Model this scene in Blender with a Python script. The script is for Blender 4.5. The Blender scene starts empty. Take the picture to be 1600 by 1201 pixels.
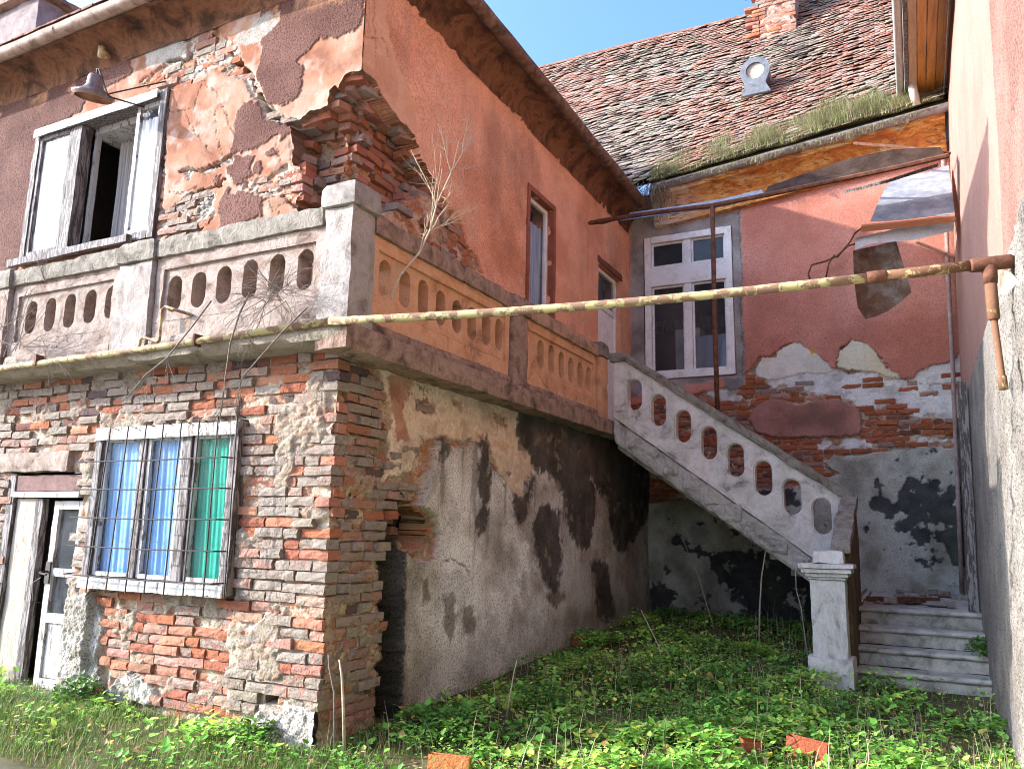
import bpy, math, random
import numpy as np
from mathutils import Vector, Matrix
from mathutils.geometry import tessellate_polygon
random.seed(7); rng = np.random.default_rng(11)
S = bpy.context.scene
COL = S.collection

# ---------------------------------------------------------------- camera
FPX = 1225.0
yaw, pitch, roll = [math.radians(a) for a in (-27.2, 10.3, 1.17)]
_f = np.array([math.sin(yaw)*math.cos(pitch), math.cos(yaw)*math.cos(pitch), math.sin(pitch)])
_r = np.array([math.cos(yaw), -math.sin(yaw), 0.0]); _u = np.cross(_r, _f)
_r2 = math.cos(roll)*_r + math.sin(roll)*_u; _u2 = -math.sin(roll)*_r + math.cos(roll)*_u
RM = np.array([_r2, _u2, _f])
CAMPOS = np.array([3.5906, -4.2957, 1.4727])
cd = bpy.data.cameras.new('camera'); cam = bpy.data.objects.new('camera', cd); COL.objects.link(cam)
cd.sensor_fit = 'HORIZONTAL'; cd.sensor_width = 36.0; cd.lens = 36.0*FPX/1600.0; cd.clip_end = 3000
m = Matrix(((_r2[0], _u2[0], -_f[0], CAMPOS[0]), (_r2[1], _u2[1], -_f[1], CAMPOS[1]), (_r2[2], _u2[2], -_f[2], CAMPOS[2]), (0, 0, 0, 1)))
cam.matrix_world = m; S.camera = cam

# ---------------------------------------------------------------- light
SUN = np.array([1.0, 0.50, -0.48]); SUN = SUN/np.linalg.norm(SUN)
elev = math.asin(-SUN[2])
W = bpy.data.worlds.new('World'); S.world = W; W.use_nodes = True
wn = W.node_tree.nodes; wl = W.node_tree.links
sky = wn.new('ShaderNodeTexSky'); sky.sky_type = 'NISHITA'; sky.sun_disc = False
sky.sun_elevation = elev
sky.sun_rotation = math.atan2(-SUN[0], -SUN[1])
sky.air_density = 1.0; sky.dust_density = 8.0; sky.ozone_density = 8.5
wn['Background'].inputs[1].default_value = 0.15
wl.new(sky.outputs[0], wn['Background'].inputs[0])
ld = bpy.data.lights.new('sun', 'SUN'); sun = bpy.data.objects.new('sun', ld); COL.objects.link(sun)
ld.energy = 2.0; ld.angle = math.radians(0.5); ld.color = (1.0, 0.965, 0.92)
sun.rotation_euler = Vector(SUN).to_track_quat('-Z', 'Y').to_euler(); sun.location = (-8, -6, 12)
S.view_settings.view_transform = 'Standard'; S.view_settings.look = 'None'
S.view_settings.exposure = 2.40; S.view_settings.gamma = 1.0; S.view_settings.use_curve_mapping = False
S.cycles.filter_width = 1.0; S.cycles.max_bounces = 6; S.cycles.diffuse_bounces = 4; S.cycles.use_denoising = True

# ---------------------------------------------------------------- pixel -> place on a known plane
def ray(x, y): return RM.T @ np.array([(x-800)/FPX, -(y-600.5)/FPX, 1.0])
def hit(x, y, ax, v):
    d = ray(x, y); return CAMPOS + d*(v-CAMPOS[ax])/d[ax]
def PY(x, y, v): return hit(x, y, 1, v)
def PX(x, y, v): return hit(x, y, 0, v)
def PZ(x, y, v): return hit(x, y, 2, v)

# ---------------------------------------------------------------- noise
def _h(ix, iy, iz, s):
    n = (ix.astype(np.int64)*374761393 + iy.astype(np.int64)*668265263 + iz.astype(np.int64)*2147483647 + s*1274126177) & 0xffffffff
    n = ((n ^ (n >> 13))*1274126177) & 0xffffffff
    n = ((n ^ (n >> 15))*2246822519) & 0xffffffff
    return ((n ^ (n >> 16)) & 0xffffff)/float(0x1000000)
def vn(x, y, s=0):
    x = np.asarray(x, float); y = np.asarray(y, float)
    ix = np.floor(x); iy = np.floor(y); fx = x-ix; fy = y-iy
    fx = fx*fx*(3-2*fx); fy = fy*fy*(3-2*fy); z = np.zeros_like(ix)
    a = _h(ix, iy, z, s); b = _h(ix+1, iy, z, s); c = _h(ix, iy+1, z, s); d = _h(ix+1, iy+1, z, s)
    return (a*(1-fx)+b*fx)*(1-fy)+(c*(1-fx)+d*fx)*fy
def fbm(x, y, s=0, o=4, g=.5):
    t = 0; a = 1; n = 0
    for i in range(o):
        t = t + a*vn(x*2**i+17.3*i, y*2**i-9.1*i, s+i); n += a; a *= g
    return t/n
def vn3(p, s=0):
    i = np.floor(p); f = p-i; f = f*f*(3-2*f); r = 0
    for dx in (0, 1):
        for dy in (0, 1):
            for dz in (0, 1):
                w = (f[:, 0] if dx else 1-f[:, 0])*(f[:, 1] if dy else 1-f[:, 1])*(f[:, 2] if dz else 1-f[:, 2])
                r = r + w*_h(i[:, 0]+dx, i[:, 1]+dy, i[:, 2]+dz, s)
    return r
def cells(x, y, s=0):
    ix = np.floor(x); iy = np.floor(y); f1 = np.full(x.shape, 9.); f2 = f1.copy(); idv = np.zeros(x.shape)
    z = np.zeros_like(ix)
    for dx in (-1, 0, 1):
        for dy in (-1, 0, 1):
            a = ix+dx; b = iy+dy
            d = np.hypot(a+_h(a, b, z, s)-x, b+_h(a, b, z, s+5)-y); k = _h(a, b, z, s+9)
            c = d < f1
            f2 = np.where(c, f1, np.minimum(f2, d)); idv = np.where(c, k, idv); f1 = np.where(c, d, f1)
    return f1, f2-f1, idv
def ss(a, b, x):
    t = np.clip((x-a)/(b-a), 0, 1); return t*t*(3-2*t)
def sdpoly(pts, U, V, lim=.4):
    pts = np.asarray(pts, float); out = np.full(U.shape, -lim)
    lo = pts.min(0)-lim; hi = pts.max(0)+lim
    m = (U > lo[0]) & (U < hi[0]) & (V > lo[1]) & (V < hi[1])
    if not m.any(): return out
    u = U[m]; v = V[m]; d2 = np.full(u.shape, 1e9); ins = np.zeros(u.shape, bool)
    n = len(pts)
    for i in range(n):
        ax, ay = pts[i]; bx, by = pts[(i+1) % n]
        ex, ey = bx-ax, by-ay; L = ex*ex+ey*ey+1e-12
        t = np.clip(((u-ax)*ex+(v-ay)*ey)/L, 0, 1)
        d2 = np.minimum(d2, (u-ax-t*ex)**2+(v-ay-t*ey)**2)
        if ay != by:
            ins ^= ((ay > v) != (by > v)) & (u < ex*(v-ay)/(by-ay)+ax)
    out[m] = np.clip(np.where(ins, 1, -1)*np.sqrt(d2), -lim, lim); return out
def dline(pts, U, V, lim=.3):
    pts = np.asarray(pts, float); out = np.full(U.shape, lim)
    lo = pts.min(0)-lim; hi = pts.max(0)+lim
    m = (U > lo[0]) & (U < hi[0]) & (V > lo[1]) & (V < hi[1])
    if not m.any(): return out
    u = U[m]; v = V[m]; d2 = np.full(u.shape, 1e9)
    for (ax, ay), (bx, by) in zip(pts[:-1], pts[1:]):
        ex, ey = bx-ax, by-ay; L = ex*ex+ey*ey+1e-12
        t = np.clip(((u-ax)*ex+(v-ay)*ey)/L, 0, 1)
        d2 = np.minimum(d2, (u-ax-t*ex)**2+(v-ay-t*ey)**2)
    out[m] = np.minimum(np.sqrt(d2), lim); return out

# ---------------------------------------------------------------- objects
OFF = {}
def tag(o, label=None, cat=None, group=None, kind=None):
    if label: o['label'] = label
    if cat: o['category'] = cat
    if group: o['group'] = group
    if kind: o['kind'] = kind
    return o
def thing(name, loc, label, cat, group=None):
    o = bpy.data.objects.new(name, None); COL.objects.link(o); o.location = loc; o.empty_display_size = .2
    OFF[o] = np.array(loc, float); return tag(o, label, cat, group)
def link(name, me, parent=None, mat=None, base=None):
    o = bpy.data.objects.new(name, me); COL.objects.link(o)
    if mat is not None: me.materials.append(mat)
    if parent is not None:
        o.parent = parent; OFF[o] = OFF[parent]
    else: OFF[o] = np.array(base if base is not None else (0, 0, 0), float)
    return o
def mk(name, verts, faces, mat, parent=None, smooth=False, colors=None, **kw):
    """one mesh object; verts are given in world space"""
    v = np.asarray(verts, float).reshape(-1, 3)
    if parent is not None: base = OFF[parent]
    else:
        lo = v.min(0); hi = v.max(0); base = np.array([(lo[0]+hi[0])/2, (lo[1]+hi[1])/2, lo[2]])
    me = bpy.data.meshes.new(name); me.from_pydata((v-base).tolist(), [], [list(map(int, f)) for f in faces]); me.update()
    if smooth: me.polygons.foreach_set('use_smooth', [True]*len(me.polygons))
    if colors is not None:
        a = me.color_attributes.new('col', 'FLOAT_COLOR', 'POINT')
        c = np.ones((len(v), 4)); c[:, :3] = colors; a.data.foreach_set('color', c.ravel())
    o = link(name, me, parent, mat, base)
    if parent is None: o.location = base
    if kw: tag(o, **kw)
    return o
def mkfast(name, V, F, mat, parent=None, smooth=False, colors=None, extra=None, **kw):
    """numpy mesh: F is an (n,3) or (n,4) array"""
    V = np.asarray(V, np.float64); F = np.asarray(F, np.int32); k = F.shape[1]
    if parent is not None: base = OFF[parent]
    else:
        lo = V.min(0); hi = V.max(0); base = np.array([(lo[0]+hi[0])/2, (lo[1]+hi[1])/2, lo[2]])
    me = bpy.data.meshes.new(name); me.vertices.add(len(V)); me.vertices.foreach_set('co', (V-base).astype(np.float32).ravel())
    me.loops.add(F.size); me.loops.foreach_set('vertex_index', F.ravel())
    me.polygons.add(len(F)); me.polygons.foreach_set('loop_start', np.arange(0, F.size, k, dtype=np.int32))
    me.polygons.foreach_set('loop_total', np.full(len(F), k, np.int32))
    me.polygons.foreach_set('use_smooth', np.full(len(F), smooth))
    me.update(calc_edges=True)
    if colors is not None:
        a = me.color_attributes.new('col', 'FLOAT_COLOR', 'POINT')
        c = np.ones((len(V), 4), np.float32); c[:, :3] = colors; a.data.foreach_set('color', c.ravel())
    for nme, arr in (extra or {}).items():
        a = me.attributes.new(nme, 'FLOAT', 'POINT'); a.data.foreach_set('value', np.asarray(arr, np.float32).ravel())
    o = link(name, me, parent, mat, base)
    if parent is None: o.location = base
    if kw: tag(o, **kw)
    return o
class MB:
    def __init__(s): s.v = []; s.f = []; s.n = 0
    def add(s, v, f):
        v = np.asarray(v, float).reshape(-1, 3); s.v.append(v); s.f += [[i+s.n for i in q] for q in f]; s.n += len(v); return s
    def box(s, x0, x1, y0, y1, z0, z1):
        return s.add([(x0, y0, z0), (x1, y0, z0), (x1, y1, z0), (x0, y1, z0), (x0, y0, z1), (x1, y0, z1), (x1, y1, z1), (x0, y1, z1)],
                     [(0, 3, 2, 1), (4, 5, 6, 7), (0, 1, 5, 4), (1, 2, 6, 5), (2, 3, 7, 6), (3, 0, 4, 7)])
    def rbox(s, x0, x1, y0, y1, z0, z1, seg=.06, amp=.006, sc=9., seed=3, fn=None):
        """box with worn faces: a grid on each side pushed about by one continuous noise"""
        lo = np.array([x0, y0, z0], float); hi = np.array([x1, y1, z1], float)
        for ax in range(3):
            a, b = [(1, 2), (2, 0), (0, 1)][ax]
            na = max(1, int(round((hi[a]-lo[a])/seg))); nb = max(1, int(round((hi[b]-lo[b])/seg)))
            ga, gb = np.meshgrid(np.linspace(lo[a], hi[a], na+1), np.linspace(lo[b], hi[b], nb+1), indexing='ij')
            for side in (0, 1):
                P = np.zeros(ga.shape+(3,)); P[..., a] = ga; P[..., b] = gb; P[..., ax] = hi[ax] if side else lo[ax]
                P = P.reshape(-1, 3)
                idx = np.arange(len(P)).reshape(na+1, nb+1)
                q = np.stack([idx[:-1, :-1], idx[1:, :-1], idx[1:, 1:], idx[:-1, 1:]], -1).reshape(-1, 4)
                if not side: q = q[:, ::-1]
                D = np.stack([vn3(P*sc, seed+k)-.5 for k in range(3)], 1)*2*amp + np.stack([vn3(P*sc*4, seed+7+k)-.5 for k in range(3)], 1)*amp
                # corners lose more than faces
                e = ((np.abs(P-lo) < 1e-6) | (np.abs(P-hi) < 1e-6)).sum(1)
                ctr = (lo+hi)/2
                inn = np.where((np.abs(P-lo) < 1e-6) | (np.abs(P-hi) < 1e-6), np.sign(ctr-P), 0)
                D = D + inn*(amp*(e[:, None] > 1)*(0.3+1.6*vn3(P*14, seed+20)[:, None]**2))
                P = P+D
                if fn is not None: P = fn(P)
                s.add(P, q.tolist())
        return s
    def tube(s, pts, r, n=7, cap=True):
        pts = [Vector(p) for p in pts]; rr = r if hasattr(r, '__len__') else [r]*len(pts)
        V = []; up = Vector((.13, .21, .97)); last = None
        for i, p in enumerate(pts):
            t = (pts[min(i+1, len(pts)-1)]-pts[max(i-1, 0)]).normalized()
            a = last if last is not None else t.cross(up)
            if a.length < 1e-3: a = t.cross(Vector((1, 0, 0)))
            b = t.cross(a).normalized(); a = b.cross(t).normalized(); last = a
            for k in range(n):
                w = 2*math.pi*k/n; V.append(p+(a*math.cos(w)+b*math.sin(w))*rr[i])
        F = []
        for i in range(len(pts)-1):
            for k in range(n):
                F.append((i*n+k, i*n+(k+1) % n, (i+1)*n+(k+1) % n, (i+1)*n+k))
        if cap: F += [tuple(range(n))[::-1], tuple(range((len(pts)-1)*n, len(pts)*n))]
        return s.add([tuple(v) for v in V], F)
    def extr(s, poly, to3, w0, w1, holes=()):
        """2-D outline (with holes) pushed from depth w0 to w1; to3(u, v, w) -> place"""
        loops = [list(poly)]+[list(h) for h in holes]
        flat = [p for l in loops for p in l]
        tri = tessellate_polygon([[Vector((p[0], p[1], 0)) for p in l] for l in loops])
        n = len(flat)
        V = [to3(p[0], p[1], w0) for p in flat]+[to3(p[0], p[1], w1) for p in flat]
        F = [tuple(t) for t in tri]+[tuple(i+n for i in t[::-1]) for t in tri]
        b = 0
        for l in loops:
            k = len(l)
            F += [(b+i, b+(i+1) % k, b+(i+1) % k+n, b+i+n) for i in range(k)]; b += k
        return s.add(V, F)
    def out(s, name, mat, parent=None, smooth=False, **kw):
        o = mk(name, np.concatenate(s.v), s.f, mat, parent, smooth, **kw)
        me = o.data
        import bmesh
        b = bmesh.new(); b.from_mesh(me); bmesh.ops.recalc_face_normals(b, faces=b.faces); b.to_mesh(me); b.free()
        return o

# ---------------------------------------------------------------- materials
def newmat(name):
    m = bpy.data.materials.new(name); m.use_nodes = True
    nt = m.node_tree; return m, nt, nt.nodes, nt.links, nt.nodes['Principled BSDF']
def ramp(nt, stops):
    r = nt.nodes.new('ShaderNodeValToRGB'); e = r.color_ramp.elements
    while len(e) < len(stops): e.new(.5)
    for k, (p, c) in enumerate(stops): e[k].position = p; e[k].color = (*c, 1)
    return r
def coords(nt, scale=(1, 1, 1), kind='world'):
    if kind == 'world':
        g = nt.nodes.new('ShaderNodeNewGeometry'); o = g.outputs['Position']
    else:
        g = nt.nodes.new('ShaderNodeTexCoord'); o = g.outputs['Object']
    mp = nt.nodes.new('ShaderNodeMapping'); mp.inputs['Scale'].default_value = scale
    nt.links.new(o, mp.inputs[0]); return mp.outputs[0]
def noise(nt, co, scale, detail=6, rough=.6, dist=0.):
    n = nt.nodes.new('ShaderNodeTexNoise'); n.inputs['Scale'].default_value = scale; n.inputs['Detail'].default_value = detail
    n.inputs['Roughness'].default_value = rough; n.inputs['Distortion'].default_value = dist
    nt.links.new(co, n.inputs['Vector']); return n.outputs['Fac']
def mixc(nt, fac, a, b, mode='MIX'):
    x = nt.nodes.new('ShaderNodeMix'); x.data_type = 'RGBA'; x.blend_type = mode
    for sock, val in ((x.inputs[0], fac), (x.inputs[6], a), (x.inputs[7], b)):
        if isinstance(val, (int, float)): sock.default_value = val
        elif isinstance(val, tuple): sock.default_value = (*val, 1)
        else: nt.links.new(val, sock)
    return x.outputs[2]
def mathn(nt, op, a, b=None, c=None, clamp=False):
    x = nt.nodes.new('ShaderNodeMath'); x.operation = op; x.use_clamp = clamp
    for i, v in enumerate((a, b, c)):
        if v is None: continue
        if isinstance(v, (int, float)): x.inputs[i].default_value = v
        else: nt.links.new(v, x.inputs[i])
    return x.outputs[0]
def stepn(nt, v, lo, hi):
    x = nt.nodes.new('ShaderNodeMapRange'); x.interpolation_type = 'SMOOTHSTEP'; x.clamp = True
    nt.links.new(v, x.inputs['Value']); x.inputs['From Min'].default_value = lo; x.inputs['From Max'].default_value = hi
    return x.outputs[0]
def bump(nt, h, strength, dist, prev=None):
    b = nt.nodes.new('ShaderNodeBump'); b.inputs['Strength'].default_value = strength; b.inputs['Distance'].default_value = dist
    nt.links.new(h, b.inputs['Height'])
    if prev is not None: nt.links.new(prev, b.inputs['Normal'])
    return b.outputs['Normal']

def mat_wall(name='wall_layers'):
    m, nt, N, L, B = newmat(name)
    at = N.new('ShaderNodeAttribute'); at.attribute_name = 'col'
    ar = N.new('ShaderNodeAttribute'); ar.attribute_name = 'grit'
    co = coords(nt)
    n1 = noise(nt, co, 110, 3, .6); n2 = noise(nt, co, 26, 5, .68); n3 = noise(nt, co, 5, 6, .65, .4)
    v = mathn(nt, 'MULTIPLY_ADD', n1, .34, .83); v = mathn(nt, 'MULTIPLY', v, mathn(nt, 'MULTIPLY_ADD', n2, .5, .75))
    v = mathn(nt, 'MULTIPLY', v, mathn(nt, 'MULTIPLY_ADD', n3, .34, .83))
    # grit: dark pits between the grains of the roughcast
    pit = mathn(nt, 'MULTIPLY', stepn(nt, noise(nt, co, 62, 2, .5), .50, .36), ar.outputs['Fac'])
    v = mathn(nt, 'MULTIPLY', v, mathn(nt, 'MULTIPLY_ADD', pit, -.58, 1.08))
    cc = N.new('ShaderNodeCombineColor'); [L.new(v, cc.inputs[i]) for i in range(3)]
    c = mixc(nt, 1.0, at.outputs['Color'], cc.outputs[0], 'MULTIPLY')
    L.new(c, B.inputs['Base Color']); B.inputs['Roughness'].default_value = .93
    B.inputs['Specular IOR Level'].default_value = .15
    g = noise(nt, co, 62, 3, .55)
    hh = mathn(nt, 'MULTIPLY', g, mathn(nt, 'MULTIPLY_ADD', ar.outputs['Fac'], 1.0, .12))
    b1 = bump(nt, hh, .9, .016); b2 = bump(nt, n2, .45, .014, b1)
    L.new(b2, B.inputs['Normal']); return m
def mat_brick(name='old_brick'):
    """colour from obj.color; its alpha says how much mortar still clings"""
    m, nt, N, L, B = newmat(name)
    oi = N.new('ShaderNodeObjectInfo'); co = coords(nt)
    n1 = noise(nt, co, 60, 5, .65); n2 = noise(nt, co, 17, 6, .68, .3)
    v = mathn(nt, 'MULTIPLY_ADD', n1, .7, .62)
    cc = N.new('ShaderNodeCombineColor'); [L.new(v, cc.inputs[i]) for i in range(3)]
    c = mixc(nt, 1.0, oi.outputs['Color'], cc.outputs[0], 'MULTIPLY')
    th = mathn(nt, 'SUBTRACT', mathn(nt, 'ADD', mathn(nt, 'MULTIPLY', n2, .7), mathn(nt, 'MULTIPLY', n1, .3)), mathn(nt, 'SUBTRACT', .82, mathn(nt, 'MULTIPLY', oi.outputs['Alpha'], .62)))
    mk_ = stepn(nt, th, -.03, .06)
    mort = mixc(nt, n1, (.18, .142, .112), (.36, .30, .245))
    c = mixc(nt, mk_, c, mort)
    dk = stepn(nt, noise(nt, co, 5, 4, .6), .62, .8)
    c = mixc(nt, mathn(nt, 'MULTIPLY', dk, .45), c, (.12, .09, .075))
    L.new(c, B.inputs['Base Color']); B.inputs['Roughness'].default_value = .95; B.inputs['Specular IOR Level'].default_value = .1
    b1 = bump(nt, mathn(nt, 'ADD', n1, mathn(nt, 'MULTIPLY', mk_, .35)), .8, .014); b2 = bump(nt, noise(nt, co, 28, 4, .6), .6, .02, b1)
    L.new(b2, B.inputs['Normal']); return m
def mat_mix(name, cols, scale=6, rough=.9, bs=.4, bd=.01, fine=70, spec=.2, metal=0., stretch=(1, 1, 1), kind='world', dist=.5, spread=(.3, .7), fineamt=.5):
    """weathered surface: two to four tones in blotches with a finer grain over them"""
    m, nt, N, L, B = newmat(name); co = coords(nt, stretch, kind)
    n1 = noise(nt, co, scale, 8, .68, dist); n2 = noise(nt, co, fine, 4, .6)
    st = [(spread[0]+(spread[1]-spread[0])*i/(len(cols)-1), c) for i, c in enumerate(cols)]
    r = ramp(nt, st); L.new(n1, r.inputs[0])
    v = mathn(nt, 'MULTIPLY_ADD', n2, fineamt, 1-fineamt/2)
    cc = N.new('ShaderNodeCombineColor'); [L.new(v, cc.inputs[i]) for i in range(3)]
    c = mixc(nt, 1.0, r.outputs[0], cc.outputs[0], 'MULTIPLY')
    L.new(c, B.inputs['Base Color']); B.inputs['Roughness'].default_value = rough
    B.inputs['Specular IOR Level'].default_value = spec; B.inputs['Metallic'].default_value = metal
    b1 = bump(nt, n2, bs, bd); b2 = bump(nt, n1, bs, bd*2.5, b1); L.new(b2, B.inputs['Normal']); return m
def mat_flake(name, paint, under, scale=9, amount=.5, rough=.6, stretch=(1, 1, 1), bs=.5, grain=True):
    """paint that has come away in flakes from what is under it"""
    m, nt, N, L, B = newmat(name); co = coords(nt, stretch)
    n1 = noise(nt, co, scale, 9, .72, .6); f = stepn(nt, n1, amount-.02, amount+.02)
    n2 = noise(nt, co, 50, 4, .6); n3 = noise(nt, coords(nt, (stretch[0]*12, stretch[1]*12, stretch[2]*12)), 4, 4, .7)
    a = mixc(nt, n2, tuple(x*.75 for x in paint), paint); b = mixc(nt, n3, tuple(x*.5 for x in under), under)
    c = mixc(nt, f, b, a); L.new(c, B.inputs['Base Color']); B.inputs['Roughness'].default_value = rough; B.inputs['Specular IOR Level'].default_value = .25
    h = mathn(nt, 'ADD', f, mathn(nt, 'MULTIPLY', n3, .6)); L.new(bump(nt, h, bs, .004), B.inputs['Normal']); return m
def mat_glass(name, tint=(.02, .025, .03), rough=.03, alpha=.35):
    m, nt, N, L, B = newmat(name); co = coords(nt)
    n = noise(nt, co, 7, 6, .7); r = ramp(nt, [(.35, tint), (.75, tuple(min(1, x*2+.05) for x in tint))]); L.new(n, r.inputs[0])
    L.new(r.outputs[0], B.inputs['Base Color']); B.inputs['Roughness'].default_value = rough
    B.inputs['Specular IOR Level'].default_value = .6; B.inputs['Alpha'].default_value = alpha
    L.new(bump(nt, noise(nt, co, 2.5, 2, .5), .12, .02), B.inputs['Normal']); return m
def mat_attr(name, rough=.75, bs=.3, sc=60, trans=0., amt=.5, spec=.3):
    m, nt, N, L, B = newmat(name); at = N.new('ShaderNodeAttribute'); at.attribute_name = 'col'
    co = coords(nt); n = noise(nt, co, sc, 4, .6); v = mathn(nt, 'MULTIPLY_ADD', n, amt, 1-amt/2)
    cc = N.new('ShaderNodeCombineColor'); [L.new(v, cc.inputs[i]) for i in range(3)]
    c = mixc(nt, 1.0, at.outputs['Color'], cc.outputs[0], 'MULTIPLY'); L.new(c, B.inputs['Base Color'])
    B.inputs['Roughness'].default_value = rough; B.inputs['Specular IOR Level'].default_value = spec
    if bs: L.new(bump(nt, n, bs, .006), B.inputs['Normal'])
    if trans:
        t = N.new('ShaderNodeBsdfTranslucent'); L.new(c, t.inputs[0]); mx = N.new('ShaderNodeMixShader'); mx.inputs[0].default_value = trans
        L.new(B.outputs[0], mx.inputs[1]); L.new(t.outputs[0], mx.inputs[2]); L.new(mx.outputs[0], N['Material Output'].inputs[0])
    return m
def mat_objcol(name, rough=.85, sc=50, bs=.4):
    m, nt, N, L, B = newmat(name); oi = N.new('ShaderNodeObjectInfo'); co = coords(nt)
    n = noise(nt, co, sc, 4, .65); n2 = noise(nt, co, 14, 4, .6)
    v = mathn(nt, 'MULTIPLY', mathn(nt, 'MULTIPLY_ADD', n, .6, .7), mathn(nt, 'MULTIPLY_ADD', n2, .6, .7))
    cc = N.new('ShaderNodeCombineColor'); [L.new(v, cc.inputs[i]) for i in range(3)]
    L.new(mixc(nt, 1.0, oi.outputs['Color'], cc.outputs[0], 'MULTIPLY'), B.inputs['Base Color'])
    B.inputs['Roughness'].default_value = rough; B.inputs['Specular IOR Level'].default_value = .2
    L.new(bump(nt, n, bs, .008), B.inputs['Normal']); return m

M = {}
M['wall'] = mat_wall(); M['brick'] = mat_brick()
M['dark'] = mat_mix('dark_interior', [(.012, .011, .010), (.03, .027, .024)], 2)
M['conc_pale'] = mat_mix('pale_weathered_concrete', [(.07, .05, .038), (.24, .168, .128), (.32, .265, .222), (.29, .152, .096)], 6.5, .93, .6, .012, 60)
M['conc_cop'] = mat_mix('lichened_coping_stone', [(.05, .042, .032), (.18, .155, .118), (.27, .237, .192), (.14, .127, .082)], 7, .95, .8, .014, 55)
M['conc_org'] = mat_mix('orange_washed_concrete', [(.20, .125, .085), (.50, .255, .135), (.60, .33, .185), (.46, .31, .21)], 4.5, .93, .6, .012, 60)
M['conc_brown'] = mat_mix('dirt_stained_concrete', [(.06, .044, .035), (.21, .135, .10), (.34, .23, .17), (.15, .10, .075)], 5.5, .95, .7, .014, 55)
M['conc_grey'] = mat_mix('grey_green_concrete', [(.13, .12, .10), (.34, .31, .26), (.48, .45, .39), (.36, .27, .20)], 5, .94, .7, .014, 60)
M['conc_stair'] = mat_mix('stair_balustrade_render', [(.16, .145, .12), (.52, .475, .415), (.68, .64, .58), (.54, .41, .32)], 3.8, .94, .6, .012, 60)
M['step'] = mat_mix('worn_step_stone', [(.13, .12, .09), (.42, .385, .32), (.56, .52, .45)], 6, .92, .7, .012, 70)
M['wood_grey'] = mat_flake('grey_bare_wood', (.27, .24, .225), (.10, .078, .066), 14, .5, .75, (3, 3, .35))
M['wood_white'] = mat_flake('flaking_white_paint', (.50, .475, .44), (.21, .155, .115), 10, .43, .6, (2, 2, .6))
M['white_paint'] = mat_mix('white_window_paint', [(.58, .54, .47), (.78, .76, .70), (.84, .82, .78)], 5, .55, .3, .004, 40, .3)
M['metal_zinc'] = mat_mix('weathered_zinc', [(.17, .165, .16), (.30, .29, .28), (.40, .385, .37)], 8, .55, .3, .006, 60, .4, .35)
M['rust'] = mat_mix('rusty_steel', [(.045, .022, .014), (.13, .052, .028), (.22, .10, .055)], 14, .8, .6, .006, 80, .3, .2)
M['iron'] = mat_mix('black_iron_bar', [(.016, .012, .011), (.05, .036, .03)], 20, .6, .4, .003, 90, .4, .3)
M['gutterA'] = mat_mix('old_painted_gutter', [(.12, .075, .055), (.34, .235, .175), (.46, .35, .27)], 9, .7, .4, .006, 60, .3, .15)
M['pipe'] = mat_flake('yellow_gas_pipe_paint', (.52, .45, .21), (.30, .18, .11), 10, .50, .8, (1, 1, 1))
M['pipe_rust'] = mat_flake('rusting_yellow_pipe', (.46, .34, .15), (.20, .095, .05), 12, .58, .85, (1, 1, 1))
M['tilecol'] = mat_objcol('clay_tile'); M['tileattr'] = mat_attr('clay_tile_field', .85, .4, 50, 0, .8, .2)
M['leaf'] = mat_attr('leaf_green', .50, .25, 40, .25, .4, .35); M['grass'] = mat_attr('grass_blade', .6, 0, 40, .3, .3, .3)
M['twig'] = mat_mix('bare_grey_twig', [(.10, .075, .06), (.26, .21, .175)], 30, .9, .4, .003, 120)
M['straw'] = mat_mix('dry_straw_stalk', [(.34, .27, .17), (.58, .49, .35)], 20, .8, .3, .003, 90)

# ================================================================ the walls
YA, YAU, XB, XBU, YC = 0.0, 0.35, 0.0, -0.25, 7.2
def XD(z): return 4.10+0.028*z
def onY(px, v): return [(p[0], p[2]) for p in (PY(x, y, v) for x, y in px)]
def onX(px, v): return [(p[1], p[2]) for p in (PX(x, y, v) for x, y in px)]

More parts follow.
